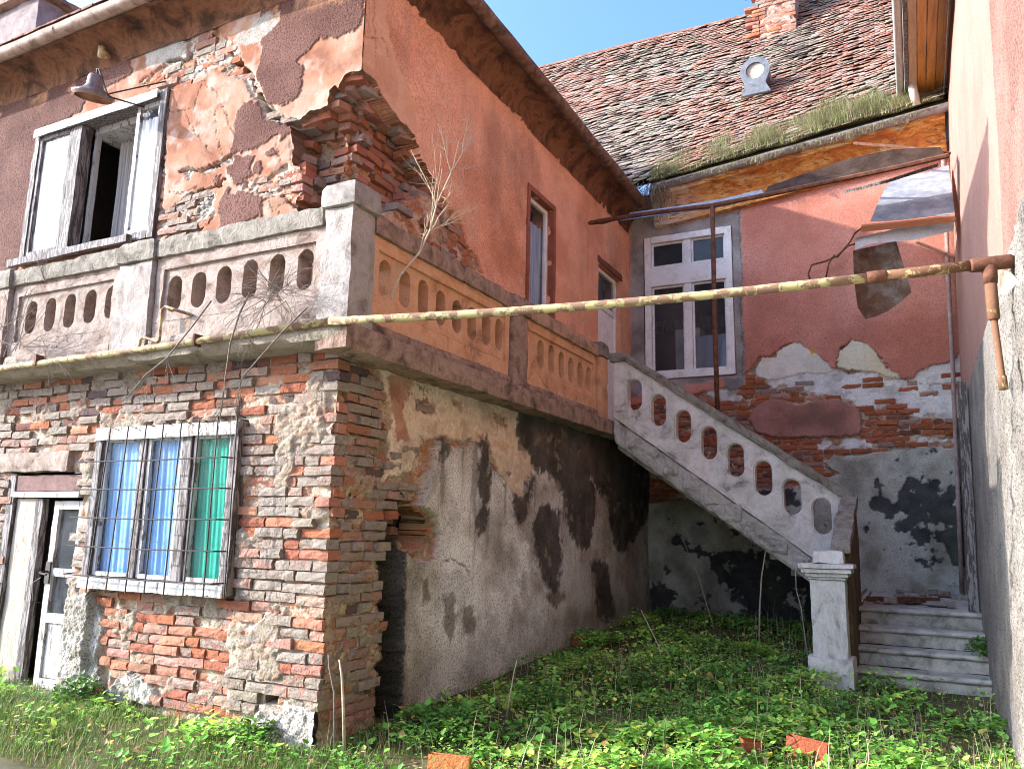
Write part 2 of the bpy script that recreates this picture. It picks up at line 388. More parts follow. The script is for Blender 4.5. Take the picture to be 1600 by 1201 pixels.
def wall(name, parent, to3, u0, u1, v0, v1, res, shade, back=.28, flip=False, **kw):
    nu = int((u1-u0)/res)+1; nv = int((v1-v0)/res)+1
    U, V = np.meshgrid(np.linspace(u0, u1, nu), np.linspace(v0, v1, nv), indexing='ij')
    H, C, G, keep = shade(U, V)
    P = np.stack(to3(U, V, H), -1).reshape(-1, 3)
    idx = np.arange(nu*nv).reshape(nu, nv)
    q = np.stack([idx[:-1, :-1], idx[1:, :-1], idx[1:, 1:], idx[:-1, 1:]], -1)
    kf = keep[:-1, :-1] & keep[1:, :-1] & keep[1:, 1:] & keep[:-1, 1:]
    F = q[kf]
    # rims of the openings run back into the wall
    a = kf[:-1, :] != kf[1:, :]; b = kf[:, :-1] != kf[:, 1:]
    e1 = np.stack([idx[1:-1, :-1][a], idx[1:-1, 1:][a]], -1); e2 = np.stack([idx[:-1, 1:-1][b], idx[1:, 1:-1][b]], -1)
    E = np.concatenate([e1, e2])
    colr = C.reshape(-1, 3); gr = G.reshape(-1)
    Ur, Vr, Hr = U.reshape(-1).copy(), V.reshape(-1).copy(), H.reshape(-1)
    if len(E):
        # ease the stepped edge of an opening into a smooth one
        cnt = np.zeros(nu*nv); np.add.at(cnt, E[:, 0], 1); np.add.at(cnt, E[:, 1], 1); bd = cnt > 0
        for _ in range(5):
            for A_ in (Ur, Vr):
                acc = np.zeros(nu*nv); np.add.at(acc, E[:, 0], A_[E[:, 1]]); np.add.at(acc, E[:, 1], A_[E[:, 0]]); A_[bd] = .5*A_[bd]+.5*acc[bd]/cnt[bd]
        P[bd] = np.stack(to3(Ur[bd], Vr[bd], Hr[bd]), -1)
        vs = np.unique(E); mp = np.full(nu*nv, -1); mp[vs] = np.arange(len(vs))+nu*nv
        Uf = Ur[vs]+.10*(fbm(Ur[vs]*9, Vr[vs]*9, 801, 3)-.5); Vf = Vr[vs]+.10*(fbm(Ur[vs]*9, Vr[vs]*9, 802, 3)-.5)
        Pb = np.stack(to3(Uf, Vf, -back*(.75+.5*fbm(Uf*7, Vf*7, 803, 3))), -1)
        P = np.concatenate([P, Pb]); colr = np.concatenate([colr, colr[vs]*.35+np.array([.20, .125, .08])*(.5+fbm(Uf*8, Vf*8, 804, 3))[:, None]]); gr = np.concatenate([gr, gr[vs]*.5])
        F = np.concatenate([F, np.stack([E[:, 0], E[:, 1], mp[E[:, 1]], mp[E[:, 0]]], -1)])
    if flip: F = F[:, ::-1]
    used = np.zeros(len(P), bool); used[F.ravel()] = True
    mp2 = np.cumsum(used)-1
    return mkfast(name, P[used], mp2[F], M['wall'], parent, True, colr[used], {'grit': gr[used]}, **kw)

class Layers:
    """colour, relief and grit of one wall face, built up from coats"""
    def __init__(s, U, V, seed, warp=1.0):
        s.U, s.V, s.seed = U, V, seed
        s.wu = U+warp*(.07*(fbm(U*4, V*4, seed)-.5)+.055*(fbm(U*15, V*15, seed+3, 3)-.5)+.022*(vn(U*60, V*60, seed+8)-.5))
        s.wv = V+warp*(.07*(fbm(U*4, V*4, seed+50)-.5)+.055*(fbm(U*15, V*15, seed+53, 3)-.5)+.022*(vn(U*60, V*60, seed+58)-.5))
        s.H = np.zeros(U.shape); s.C = np.zeros(U.shape+(3,)); s.G = np.zeros(U.shape); s.keep = np.ones(U.shape, bool)
    def n(s, f, k=0, o=4): return fbm(s.U*f, s.V*f, s.seed+100+k, o)
    def sd(s, poly): return sdpoly(poly, s.wu, s.wv)
    def sds(s, polys):
        d = np.full(s.U.shape, -.4)
        for p in polys: d = np.maximum(d, s.sd(p))
        return d
    def tone(s, *cols, f=3, k=0, o=5):
        """blend of tones in blotches"""
        t = np.clip((s.n(f, k, o)-.28)/.44, 0, .9999)*(len(cols)-1); i = t.astype(int); w = (t-i)[..., None]
        cs = np.array(cols); return cs[i]*(1-w)+cs[np.minimum(i+1, len(cols)-1)]*w
    def paint(s, mask, col, grit=None, h=None, add=None):
        m = mask[..., None]; s.C = s.C*(1-m)+np.asarray(col)*m
        if grit is not None: s.G = s.G*(1-mask)+grit*mask
        if h is not None: s.H = s.H*(1-mask)+h*mask
        if add is not None: s.H = s.H+add*mask
    def crack(s, pts, w=.008, deep=.03):
        d = dline(pts, s.wu+.02*(s.n(30, 7, 3)-.5), s.wv+.02*(s.n(30, 8, 3)-.5)); m = ss(w, w*.3, d)
        s.H = s.H-deep*m; s.C = s.C*(1-.55*m[..., None])
    def rubble(s, f=9, k=0):
        """mortar and broken stuff left between bricks"""
        F1, E, I = cells(s.wu*f, s.wv*f*2.1, s.seed+200+k)
        s.H = -.030+.022*ss(.0, .25, E)*(.4+I)-.012*s.n(20, k+5, 3)
        base = s.tone((.25, .19, .14), (.44, .37, .29), (.52, .45, .36), (.38, .24, .16), f=5, k=k)
        br = (I > .72)[..., None]*ss(.02, .15, E)[..., None]
        s.C = base*(1-br*.8)+np.array((.40, .17, .095))*br*.8
        s.G = np.full(s.U.shape, .55)
    def res(s): return s.H, np.clip(s.C, 0, 1), np.clip(s.G, 0, 1), s.keep

# ---------------- things that make up the place
WING = thing('front_wing', (-3.0, 3.5, 0), 'crumbling orange two storey wing with a collapsed corner and exposed brick base', 'house')
MAIN = thing('main_house', (1.5, 9.0, 0), 'red brown house with mossy clay tile roof behind the stair', 'house')
NEIGH = thing('neighbour_house', (4.6, 3.0, 0), 'tall pink stucco house wall along the right edge', 'house')

# ---------------------------------------------------------------- upper wall over the terrace, street side
A_HOLE = onY([(610, 92), (562, 111), (545, 117), (533, 123), (528, 137), (512, 142), (511, 168), (491, 174), (478, 180), (463, 188), (457, 196), (459, 219), (456, 253),
              (470, 259), (471, 301), (463, 316), (480, 352), (610, 372)], YAU)
A_EXP = [onY(p, YAU) for p in (
    [(218, 128), (240, 112), (262, 98), (292, 90), (296, 75), (290, 62), (285, 40), (305, 28), (330, 33), (345, 48), (357, 63), (370, 72), (374, 84), (380, 104), (398, 124), (407, 142),
     (423, 166), (441, 180), (462, 186), (442, 192), (422, 187), (411, 172), (397, 150), (380, 129), (371, 122), (352, 116), (340, 106), (330, 107), (322, 121), (306, 126), (292, 131), (262, 140), (257, 150)],
    [(278, 266), (290, 263), (303, 263), (329, 256), (345, 249), (362, 240), (366, 245), (357, 256), (345, 257), (336, 265), (301, 269), (294, 279), (289, 270)],
    [(262, 327), (285, 309), (300, 301), (325, 294), (337, 300), (331, 318), (336, 333), (322, 349), (313, 361), (297, 364), (280, 372), (262, 388), (238, 388), (243, 318)],
    [(380, 286), (400, 281), (430, 268), (447, 258), (458, 262), (472, 268), (470, 302), (465, 316), (452, 314), (440, 302), (415, 303), (395, 301), (381, 297)],
    [(243, 120), (262, 125), (259, 240), (250, 385), (236, 390)])]
A_MAUVE = [onY(p, YAU) for p in (
    [(410, -40), (412, 64), (400, 118), (418, 162), (442, 166), (472, 142), (476, 108), (467, 91), (500, 61), (535, 56), (566, 40), (572, -40)],
    [(381, 165), (393, 158), (410, 168), (417, 188), (432, 188), (455, 187), (458, 207), (438, 223), (436, 210), (422, 218), (402, 232), (363, 242), (367, 202), (373, 175)],
    [(366, 245), (397, 245), (394, 259), (396, 273), (380, 280), (378, 289), (368, 291), (361, 279), (352, 272), (352, 263), (361, 258)],
    [(406, 250), (412, 259), (406, 273), (396, 266), (399, 254)], [(420, 230), (429, 231), (432, 242), (413, 241)], [(335, 274), (343, 274), (341, 288), (335, 284)],
    [(355, 291), (359, 295), (357, 305), (366, 308), (369, 298), (378, 298), (390, 305), (415, 310), (410, 319), (410, 338), (390, 345), (361, 356), (345, 362), (342, 345), (338, 329), (345, 307)],
    [(-260, -60), (90, 60), (200, 60), (205, 118), (132, 150), (128, 172), (62, 215), (28, 420), (-260, 480)])]
A_GREY = [onY(p, YAU) for p in ([(220, 70), (290, 40), (292, 88), (262, 98), (228, 110)], [(400, 28), (440, 22), (436, 40), (412, 62), (384, 70), (362, 66), (376, 50)], [(310, 310), (335, 300), (330, 322), (318, 350), (302, 345)])]
A_STAIN = [onY(p, YAU) for p in ([(-60, 118), (20, 108), (70, 112), (72, 130), (60, 142), (-60, 150)], [(150, 40), (240, 8), (300, 0), (270, 22), (200, 48)])]
def a_expo(U, V): return np.maximum.reduce([sdpoly(p, U, V) for p in A_EXP[:4]]+[sdpoly(p, U, V)-.02 for p in A_EXP[4:]])
WIN_AU = (-4.63, -2.57, 4.05, 5.57)
def rect(U, V, r): return np.minimum(np.minimum(U-r[0], r[1]-U), np.minimum(V-r[2], r[3]-V))
def sh_AU(U, V):
    s = Layers(U, V, 1)
    s.rubble(8)
    E = s.sds(A_EXP); plast = ss(-.004, .012, -E)
    orange = s.tone((.23, .095, .052), (.28, .128, .075), (.305, .158, .098), (.33, .205, .145), (.255, .103, .055), f=2.6, k=3, o=6)
    dt = ss(.52, .72, s.n(9, 35, 5))[..., None]; orange = orange*(1-.22*dt)
    pale = ss(.55, .75, s.n(6, 33, 4))[..., None]; orange = orange*(1-.4*pale)+np.array((.46, .39, .325))*.4*pale
    s.paint(plast, orange, .10, 0.0)
    Mv = s.sds(A_MAUVE); mm = ss(-.003, .008, Mv)*plast
    mauve = s.tone((.105, .046, .034), (.137, .064, .048), (.157, .077, .058), f=3, k=5)
    s.paint(mm, mauve, 1.0, .009)
    s.H += mm*.004*(vn(U*70, V*70, 9)-.5)
    g = ss(-.01, .015, s.sds(A_GREY)); s.paint(g*.9, s.tone((.26, .24, .20), (.42, .39, .34), f=7, k=9), .6, None, None)
    st = ss(-.05, .06, s.sds(A_STAIN)); s.paint(st*.85, s.tone((.03, .022, .018), (.09, .055, .035), f=6, k=11), .4)
    # peeled patches of the cornice foot
    pe = ss(.50, .60, s.n(3.2, 21, 5))*ss(5.86, 6.02, V+.1*s.n(6, 22)); s.paint(pe*.9, s.tone((.16, .08, .045), (.42, .20, .10), (.30, .16, .10), f=5, k=23), .4, None, -.006)
    for ln in ([(262, 175), (300, 170), (318, 128)], [(320, 128), (340, 152), (354, 178), (366, 208)], [(335, 170), (340, 215), (348, 242)], [(243, 330), (275, 322), (300, 300), (340, 290), (352, 282)],
               [(432, 208), (434, 240), (440, 262)], [(452, 222), (455, 260)], [(425, 330), (418, 312), (432, 300)], [(440, 345), (430, 322), (455, 310)], [(262, 300), (285, 300), (310, 292)],
               [(300, 345), (312, 320), (330, 300)], [(270, 60), (300, 48), (330, 20)], [(330, 240), (300, 205), (288, 180)]):
        s.crack(onY(ln, YAU), .0048, .010)
    low = ss(3.80, 3.70, V)*ss(-2.55, -2.45, U); s.paint(low, s.tone((.10, .06, .04), (.20, .11, .07), (.27, .17, .115), f=7, k=61), .6, -.02)  # bare brick behind the parapet, with the parapet's shade darkened into its colour
    for ln, w_, dp in (([(352, 70), (366, 92), (384, 112), (398, 140), (412, 164), (425, 178), (442, 186), (462, 189)], .020, .13), ([(276, 268), (300, 266), (330, 258), (364, 240)], .011, .07), ([(243, 338), (275, 322), (300, 303), (330, 293), (352, 283)], .011, .06),
                       ([(400, 300), (430, 296), (448, 280), (468, 268)], .012, .07), ([(296, 342), (300, 322), (312, 310)], .010, .05), ([(262, 96), (292, 92), (300, 70), (330, 52)], .012, .06), ([(440, 300), (455, 316), (465, 322)], .010, .05)):
        d = dline(onY(ln, YAU), s.wu+.03*(s.n(18, 97, 3)-.5), s.wv+.03*(s.n(18, 98, 3)-.5)); wv_ = w_*(.35+1.3*s.n(6, 99, 3)); k_ = ss(wv_, wv_*.5, d); s.H -= dp*k_; s.C *= (1-.6*k_)[..., None]
    s.keep = (s.sd(A_HOLE) < 0) & (rect(U, V, WIN_AU) < 0)
    s.H += .02*(s.n(1.2, 40, 3)-.5)
    return s.res()
WAU = wall('upper_wall', WING, lambda U, V, H: (U, YAU-H, V), -6.6, XBU, 2.84, 6.5, .0105, sh_AU, flip=False)

# ---------------------------------------------------------------- upper wall over the terrace, yard side
B_HOLE = onX([(520, 80), (566, 113), (584, 128), (594, 145), (603, 164), (621, 182), (630, 193), (646, 212), (652, 230), (654, 246), (667, 264), (681, 284), (676, 300), (650, 306), (628, 318), (600, 335), (520, 365)], XBU)
B_EXP = [onX(p, XBU) for p in ([(560, 300), (650, 306), (676, 300), (684, 290), (693, 312), (712, 332), (724, 355), (731, 385), (748, 405), (752, 425), (700, 420), (560, 420)],)]
B_LIGHT = onX([(574, -30), (603, -30), (602, 35), (612, 75), (622, 105), (640, 140), (650, 168), (652, 200), (640, 222), (625, 190), (600, 150), (585, 125), (566, 112), (566, 55), (576, 45)], XBU)
B_PEEL = onX([(655, -60), (668, 10), (690, 42), (705, 62), (722, 78), (740, 105), (760, 122), (782, 150), (800, 165), (830, 190), (860, 222), (900, 262), (950, 300), (1020, 330), (1020, 200), (800, -60)], XBU)
WIN_B = (PX(823, 297, XBU)[1]+.05, PX(862, 340, XBU)[1], 4.02, 5.38)
DOOR_B = (5.80, 6.72, 2.84, 5.22)
def sh_BU(U, V):
    s = Layers(U, V, 21)
    s.rubble(8, 3); s.C = s.C*np.array((1.0, .80, .66))
    E = s.sds(B_EXP); plast = ss(-.004, .012, -E)
    red = s.tone((.60, .25, .13), (.70, .32, .18), (.76, .375, .22), (.70, .325, .185), f=1.6, k=3)
    # rain streaks that run down the render
    stv = ss(.5, .8, fbm(U*4.5, V*.5, 77, 4))[..., None]; red = red*(1-.30*stv)+np.array((.42, .24, .15))*.30*stv
    dk = ss(.55, .8, fbm(U*1.1+4, V*.9, 78, 5))[..., None]; red = red*(1-.35*dk*np.array((1, 1, 1)))
    s.paint(plast, red, .6, .010); s.H += .004*plast*(vn(U*60, V*60, 19)-.5)
    lt = ss(-.003, .006, s.sd(B_LIGHT))*plast
    s.paint(lt, s.tone((.54, .265, .145), (.62, .34, .20), (.60, .30, .165), f=4, k=6), .1, 0.0)
    pp = ss(-.004, .008, s.sd(B_PEEL)+.10*(s.n(5, 30, 5)-.5))*plast
    s.paint(pp, s.tone((.085, .04, .024), (.21, .10, .052), (.15, .062, .032), f=5, k=8), .3, -.004)
    pp2 = pp*ss(.56, .66, s.n(4, 31, 5)); s.paint(pp2, s.tone((.30, .16, .085), (.40, .22, .12), f=8, k=9), .2, .006)
    # scars where flakes have dropped off
    F1, Ed, I = cells(s.wu*3.2, s.wv*2.6, 401); sc = ss(.13, .10, F1)*(I > .72)*plast*ss(2.6, 3.2, U); s.paint(sc*.8, np.array((.52, .36, .25)), .2, -.003)
    for ln in ([(566, 55), (600, 60), (608, 90)], [(690, 300), (705, 340), (735, 395)], [(584, 0), (586, 90)]):
        s.crack(onX(ln, XBU), .006, .012)
    s.keep = (s.sd(B_HOLE) < 0) & (rect(U, V, WIN_B) < 0) & (rect(U, V, DOOR_B) < 0)
    s.H += .025*(s.n(.9, 40, 3)-.5)
    return s.res()
WBU = wall('upper_wall', WING, lambda U, V, H: (XBU+H, U, V), YAU, 7.25, 2.84, 6.5, .0125, sh_BU)

# inner masonry laid bare where the corner fell away
def sh_in(seed, tint):
    def f(U, V):
        s = Layers(U, V, seed); s.rubble(7.5, 1); s.H = s.H*2.2-.02*s.n(4, 3); s.C = s.C*np.array(tint); s.G[:] = .8
        return s.res()
    return f
YIN, XIN = YAU+.24, XBU-.24
wall('broken_core', WING, lambda U, V, H: (U, YIN-H, V), -1.45, XIN+.02, 3.2, 5.75, .02, sh_in(41, (.85, .72, .58)))
wall('broken_core', WING, lambda U, V, H: (XIN+H, U, V), YIN-.02, 2.9, 3.2, 5.75, .02, sh_in(42, (1.0, .70, .52)))

# ---------------------------------------------------------------- brick base, street side
WIN_AL = (-2.50, -.86, .93, 2.22); DOOR_AL = (-3.72, -2.70, .05, 1.86); VENT = (PY(410, 1087, 0)[0], PY(428, 1087, 0)[0], PY(410, 1099, 0)[2], PY(410, 1079, 0)[2])
AL_CEM = [onY(p, YA) for p in ([(92, 935), (140, 922), (152, 960), (146, 1010), (150, 1075), (66, 1085), (72, 1010)], [(384, 1130), (398, 1106), (430, 1110), (465, 1100), (503, 1108), (520, 1190), (370, 1190)],
                               [(158, 1075), (190, 1050), (225, 1062), (240, 1100), (160, 1100)])]
def al_cem(U, V): return np.maximum.reduce([sdpoly(p, U, V) for p in AL_CEM])
def al_rec(U, V):   # the bay under the window lies back a little
    return ss(-2.43, -2.40, U)*ss(-.86, -.90, U)*ss(.95, .92, V)
def sh_AL(U, V):
    s = Layers(U, V, 61); s.rubble(9, 2); sm = ss(.53, .66, s.n(4.5, 91, 5)); s.H = s.H*.5-.024+sm*(.036+.014*(s.n(22, 92, 3)-.5)); s.C = s.C*(1-.7*sm[..., None])+s.tone((.22, .19, .15), (.33, .29, .235), f=9, k=93)*.7*sm[..., None]
    s.C = s.C*np.array((.86, .82, .76))
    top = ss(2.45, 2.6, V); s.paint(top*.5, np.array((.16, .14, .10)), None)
    c = ss(-.006, .012, s.sds(AL_CEM)); s.paint(c, s.tone((.27, .24, .19), (.40, .36, .30), (.46, .42, .36), f=6, k=4), .95, .012+.03*(s.n(9, 6)-.5))
    s.H += c*.02*(vn(U*40, V*40, 5)-.5)
    s.H -= .055*al_rec(U, V)
    s.keep = (rect(U, V, WIN_AL) < 0) & (rect(U, V, DOOR_AL) < 0) & (rect(U, V, VENT) < 0)
    s.H += .03*(s.n(1., 40, 3)-.5)
    return s.res()
WAL = wall('lower_wall', WING, lambda U, V, H: (U, YA-H, V), -6.4, -.03, -.1, 2.72, .0125, sh_AL)

# ---------------------------------------------------------------- stained base, yard side
BL_K = onX([(680, 684), (690, 682), (700, 697), (725, 697), (735, 690), (745, 682), (757, 690), (760, 714), (775, 737), (796, 766), (812, 778), (821, 752), (837, 727), (827, 708), (812, 696), (806, 660), (806, 600),
            (1080, 560), (1080, 1100), (900, 1060), (760, 1120), (612, 1180), (606, 1060), (612, 1020), (606, 970), (613, 880), (617, 842), (632, 868), (650, 880), (676, 873), (680, 858), (686, 830), (680, 808), (665, 797), (647, 790), (659, 756), (668, 726), (671, 708)], XB)
BL_CREAM = onX([(596, 560), (600, 600), (612, 640), (606, 680), (612, 720), (600, 752), (622, 748), (640, 735), (655, 700), (672, 690), (690, 682), (757, 690), (800, 780), (850, 760), (830, 690), (806, 640), (806, 560), (700, 540)], XB)
BL_OPEN = onX([(618, 790), (640, 784), (650, 798), (668, 808), (674, 838), (660, 854), (632, 856), (624, 830)], XB)
BL_BRK = [onX(p, XB) for p in ([(646, 624), (684, 630), (682, 645), (647, 640)], [(708, 626), (722, 630), (720, 640), (709, 636)], [(658, 682), (670, 690), (664, 706)], [(630, 742), (650, 735), (650, 780), (615, 782)], [(770, 640), (795, 655), (790, 668), (772, 660)])]
BL_MOULD = [onX(p, XB) for p in (
    [(803, 600), (1010, 600), (960, 700), (940, 770), (925, 745), (905, 735), (898, 772), (880, 758), (852, 735), (838, 727), (827, 708), (812, 696)],
    [(748, 690), (757, 688), (762, 715), (756, 830), (746, 835), (744, 760)], [(836, 806), (850, 798), (868, 810), (871, 870), (862, 925), (850, 902), (836, 872), (832, 830)],
    [(882, 765), (905, 738), (922, 758), (926, 800), (915, 850), (900, 852), (886, 820)], [(938, 690), (1010, 700), (1010, 800), (975, 855), (960, 850), (945, 775)], [(925, 880), (945, 890), (955, 955), (930, 960)],
    [(796, 765), (812, 778), (822, 750), (830, 745), (820, 800), (810, 815), (800, 790)], [(680, 684), (690, 682), (698, 697), (690, 712), (676, 708)], [(733, 690), (746, 681), (758, 690), (758, 704), (740, 700)])]
BL_BROWN = [onX(p, XB) for p in ([(690, 930), (705, 925), (712, 960), (700, 1000), (688, 980)], [(650, 905), (662, 900), (668, 930), (655, 940)], [(720, 950), (735, 945), (738, 985), (722, 990)], [(850, 930), (868, 915), (880, 935), (868, 950)])]
def sh_BL(U, V):
    s = Layers(U, V, 81); s.rubble(9, 4); s.H -= .014; sm = ss(.50, .62, s.n(4.5, 91, 5)); s.H += sm*.030; s.C = s.C*(1-.7*sm[..., None])+s.tone((.30, .25, .20), (.40, .34, .275), f=9, k=93)*.7*sm[..., None]
    s.C = s.C*np.array((.9, .8, .7))
    cr = ss(-.006, .012, s.sd(BL_CREAM)); bk = ss(-.02, .02, s.sds(BL_BRK))
    F1, Ed, I = cells(s.wu*9, s.wv*12, 300)
    cream = s.tone((.44, .33, .24), (.60, .49, .37), (.54, .39, .28), (.64, .55, .44), (.56, .35, .23), f=4, k=3)
    pk = ss(-.01, .02, s.sd(onX([(604, 590), (640, 575), (645, 600), (628, 640), (640, 690), (615, 690), (612, 640)], XB))); cream = cream*(1-pk[..., None])+s.tone((.26, .115, .08), (.42, .24, .16), f=8, k=71)*pk[..., None]
    s.paint(cr*(1-bk), cream, .35, .004-.012*ss(.10, .0, Ed)*(s.n(3, 60) > .5)+.02*(s.n(8, 5)-.5))
    K = ss(-.004, .010, s.sd(BL_K))
    kc = s.tone((.33, .29, .235), (.52, .47, .41), (.61, .57, .51), (.54, .48, .41), f=2.4, k=6)
    pale = ss(1.15, 1.6, U)*ss(4.3, 3.0, U)*ss(2.3, 1.5, V)*ss(.30, .52, s.n(1.8, 8))
    kc = kc*(1-.95*pale[..., None])+np.array((.82, .79, .74))*.95*pale[..., None]
    brn = (ss(1.5, .9, U)*ss(.35, .6, s.n(3, 9)))[..., None]; kc = kc*(1-.65*brn)+np.array((.26, .20, .14))*.65*brn; gy = ss(.48, .66, s.n(5, 88, 5))[..., None]; kc = kc*(1-.35*gy)+np.array((.27, .255, .235))*.35*gy
    rr = (ss(4.2, 5.0, U)*ss(.4, .55, s.n(2.2, 10)))[..., None]; kc = kc*(1-.5*rr)+np.array((.33, .19, .12))*.5*rr
    Kd = s.sd(BL_K); s.paint(K, kc, .85, .030); s.H += K*ss(.34, .0, Kd)*ss(1.5, .9, U)*.055; s.H += K*(.006*(vn(U*55, V*55, 12)-.5)+.012*(s.n(7, 44)-.5))
    md = s.sds(BL_MOULD)+.02+.05*ss(2, 4, U)+.20*(s.n(6, 12, 5)-.5)+.10*(s.n(25, 13, 3)-.5)
    mo = ss(-.03, .05, md); s.paint(mo*.90, s.tone((.020, .016, .015), (.055, .042, .036), (.085, .060, .045), f=7, k=14), .7)
    drip = ss(.62, .78, fbm(U*9, V*1.1, 500, 4))*ss(.6, 1.8, V)*K; s.paint(drip*.55, np.array((.075, .058, .045)))
    bn = ss(-.03, .03, s.sds(BL_BROWN)+.1*(s.n(9, 15)-.5)); s.paint(bn*.7, np.array((.10, .055, .03)))
    damp = ss(.55, .2, V-.04*U+.25*(s.n(2.5, 16)-.5)); s.paint(damp*.35, np.array((.10, .095, .06)))
    wh = (I > .8)*ss(.5, .7, s.n(5, 17))*mo*ss(.06, .2, Ed); s.paint(wh*.5, np.array((.36, .28, .2)))
    for ln in ([(760, 715), (775, 745), (800, 790), (812, 830)], [(688, 880), (700, 872), (722, 885), (735, 910)], [(856, 900), (855, 960), (850, 1010)], [(614, 850), (612, 960), (606, 1060)], [(690, 660), (672, 630), (650, 600)]):
        s.crack(onX(ln, XB), .010, .025)
    big = dline(onX([(620, 790), (612, 850), (612, 900), (606, 960), (609, 1010), (603, 1060), (604, 1110)], XB), s.wu, s.wv); s.H -= .30*ss(.10, .06, big); s.C *= (1-.85*ss(.135, .095, big))[..., None]
    s.keep = s.sd(BL_OPEN) < 0
    s.H += .04*(s.n(.8, 40, 3)-.5)
    return s.res()
WBL = wall('lower_wall', WING, lambda U, V, H: (XB+H, U, V), .03, 7.25, -.1, 2.72, .0125, sh_BL, .3)
wall('broken_core', WING, lambda U, V, H: (-.31+H, U, V), .3, 1.9, 1.0, 2.0, .025, sh_in(43, (.16, .13, .11)))  # masonry tint darkened to put the shade of the cavity into its colour

# ---------------------------------------------------------------- wall of the main house
C_RED = onY([(950, 200), (1560, 100), (1540, 540), (1503, 545), (1497, 560), (1475, 566), (1450, 573), (1440, 579), (1425, 591), (1410, 593), (1392, 583), (1385, 570), (1365, 545), (1345, 531), (1330, 532), (1313, 545),
             (1308, 570), (1305, 578), (1285, 560), (1262, 545), (1240, 535), (1225, 540), (1213, 550), (1205, 557), (1185, 560), (1178, 570), (1165, 582), (1160, 600), (950, 640)], YC)
C_BAND = onY([(985, 318), (1158, 292), (1164, 600), (1160, 610), (1140, 620), (1136, 590), (985, 620)], YC)
C_BLOCK = onY([(1133, 590), (1158, 590), (1158, 602), (1150, 610), (1140, 611), (1134, 606)], YC)
C_MOUND1 = onY([(1180, 588), (1182, 572), (1190, 560), (1212, 558), (1213, 550), (1240, 535), (1265, 545), (1285, 560), (1305, 578), (1290, 583), (1250, 584), (1220, 591), (1195, 593)], YC)
C_MOUND2 = onY([(1308, 576), (1312, 550), (1330, 532), (1345, 531), (1362, 542), (1385, 575), (1412, 593), (1390, 591), (1340, 579)], YC)
C_WHITE = [onY(p, YC) for p in ([(1195, 592), (1220, 585), (1300, 580), (1340, 577), (1400, 592), (1440, 578), (1475, 565), (1502, 545), (1512, 600), (1516, 662), (1480, 660), (1462, 642), (1440, 652), (1400, 628), (1370, 640), (1340, 628), (1322, 618), (1270, 616), (1240, 606), (1210, 604)],
                                [(1272, 688), (1330, 686), (1368, 690), (1364, 700), (1276, 702)], [(1440, 684), (1512, 682), (1512, 692), (1440, 694)], [(1115, 600), (1150, 608), (1160, 622), (1128, 628), (1108, 615)])]
C_PATCH = onY([(1168, 655), (1175, 640), (1190, 630), (1205, 624), (1250, 633), (1290, 625), (1310, 622), (1345, 640), (1344, 679), (1300, 682), (1270, 684), (1205, 682), (1180, 672)], YC)
C_GREY = onY([(1287, 722), (1300, 712), (1355, 712), (1380, 706), (1440, 698), (1480, 701), (1530, 690), (1560, 1100), (900, 1100), (900, 800), (1240, 760), (1310, 740)], YC)
C_BLACK = [onY(p, YC) for p in ([(1345, 775), (1375, 765), (1400, 785), (1440, 745), (1475, 760), (1520, 740), (1520, 870), (1480, 880), (1460, 840), (1420, 850), (1400, 800), (1370, 795)], [(1060, 840), (1300, 900), (1300, 1010), (1130, 1010), (1160, 930)], [(985, 700), (1110, 760), (1170, 860), (1240, 900), (1240, 700)], [(985, 900), (1050, 930), (1040, 1000), (985, 1000)])]
WIN_C = (PY(1007, 374, YC)[0], PY(1143, 353, YC)[0], PY(1146, 585, YC)[2], PY(1075, 363, YC)[2])
def c_cov(U, V):
    return np.maximum.reduce([sdpoly(p, U, V) for p in (C_RED, C_BAND, C_PATCH, C_GREY, C_MOUND1, C_MOUND2)])
def c_white(U, V): return np.maximum.reduce([sdpoly(p, U, V) for p in C_WHITE])
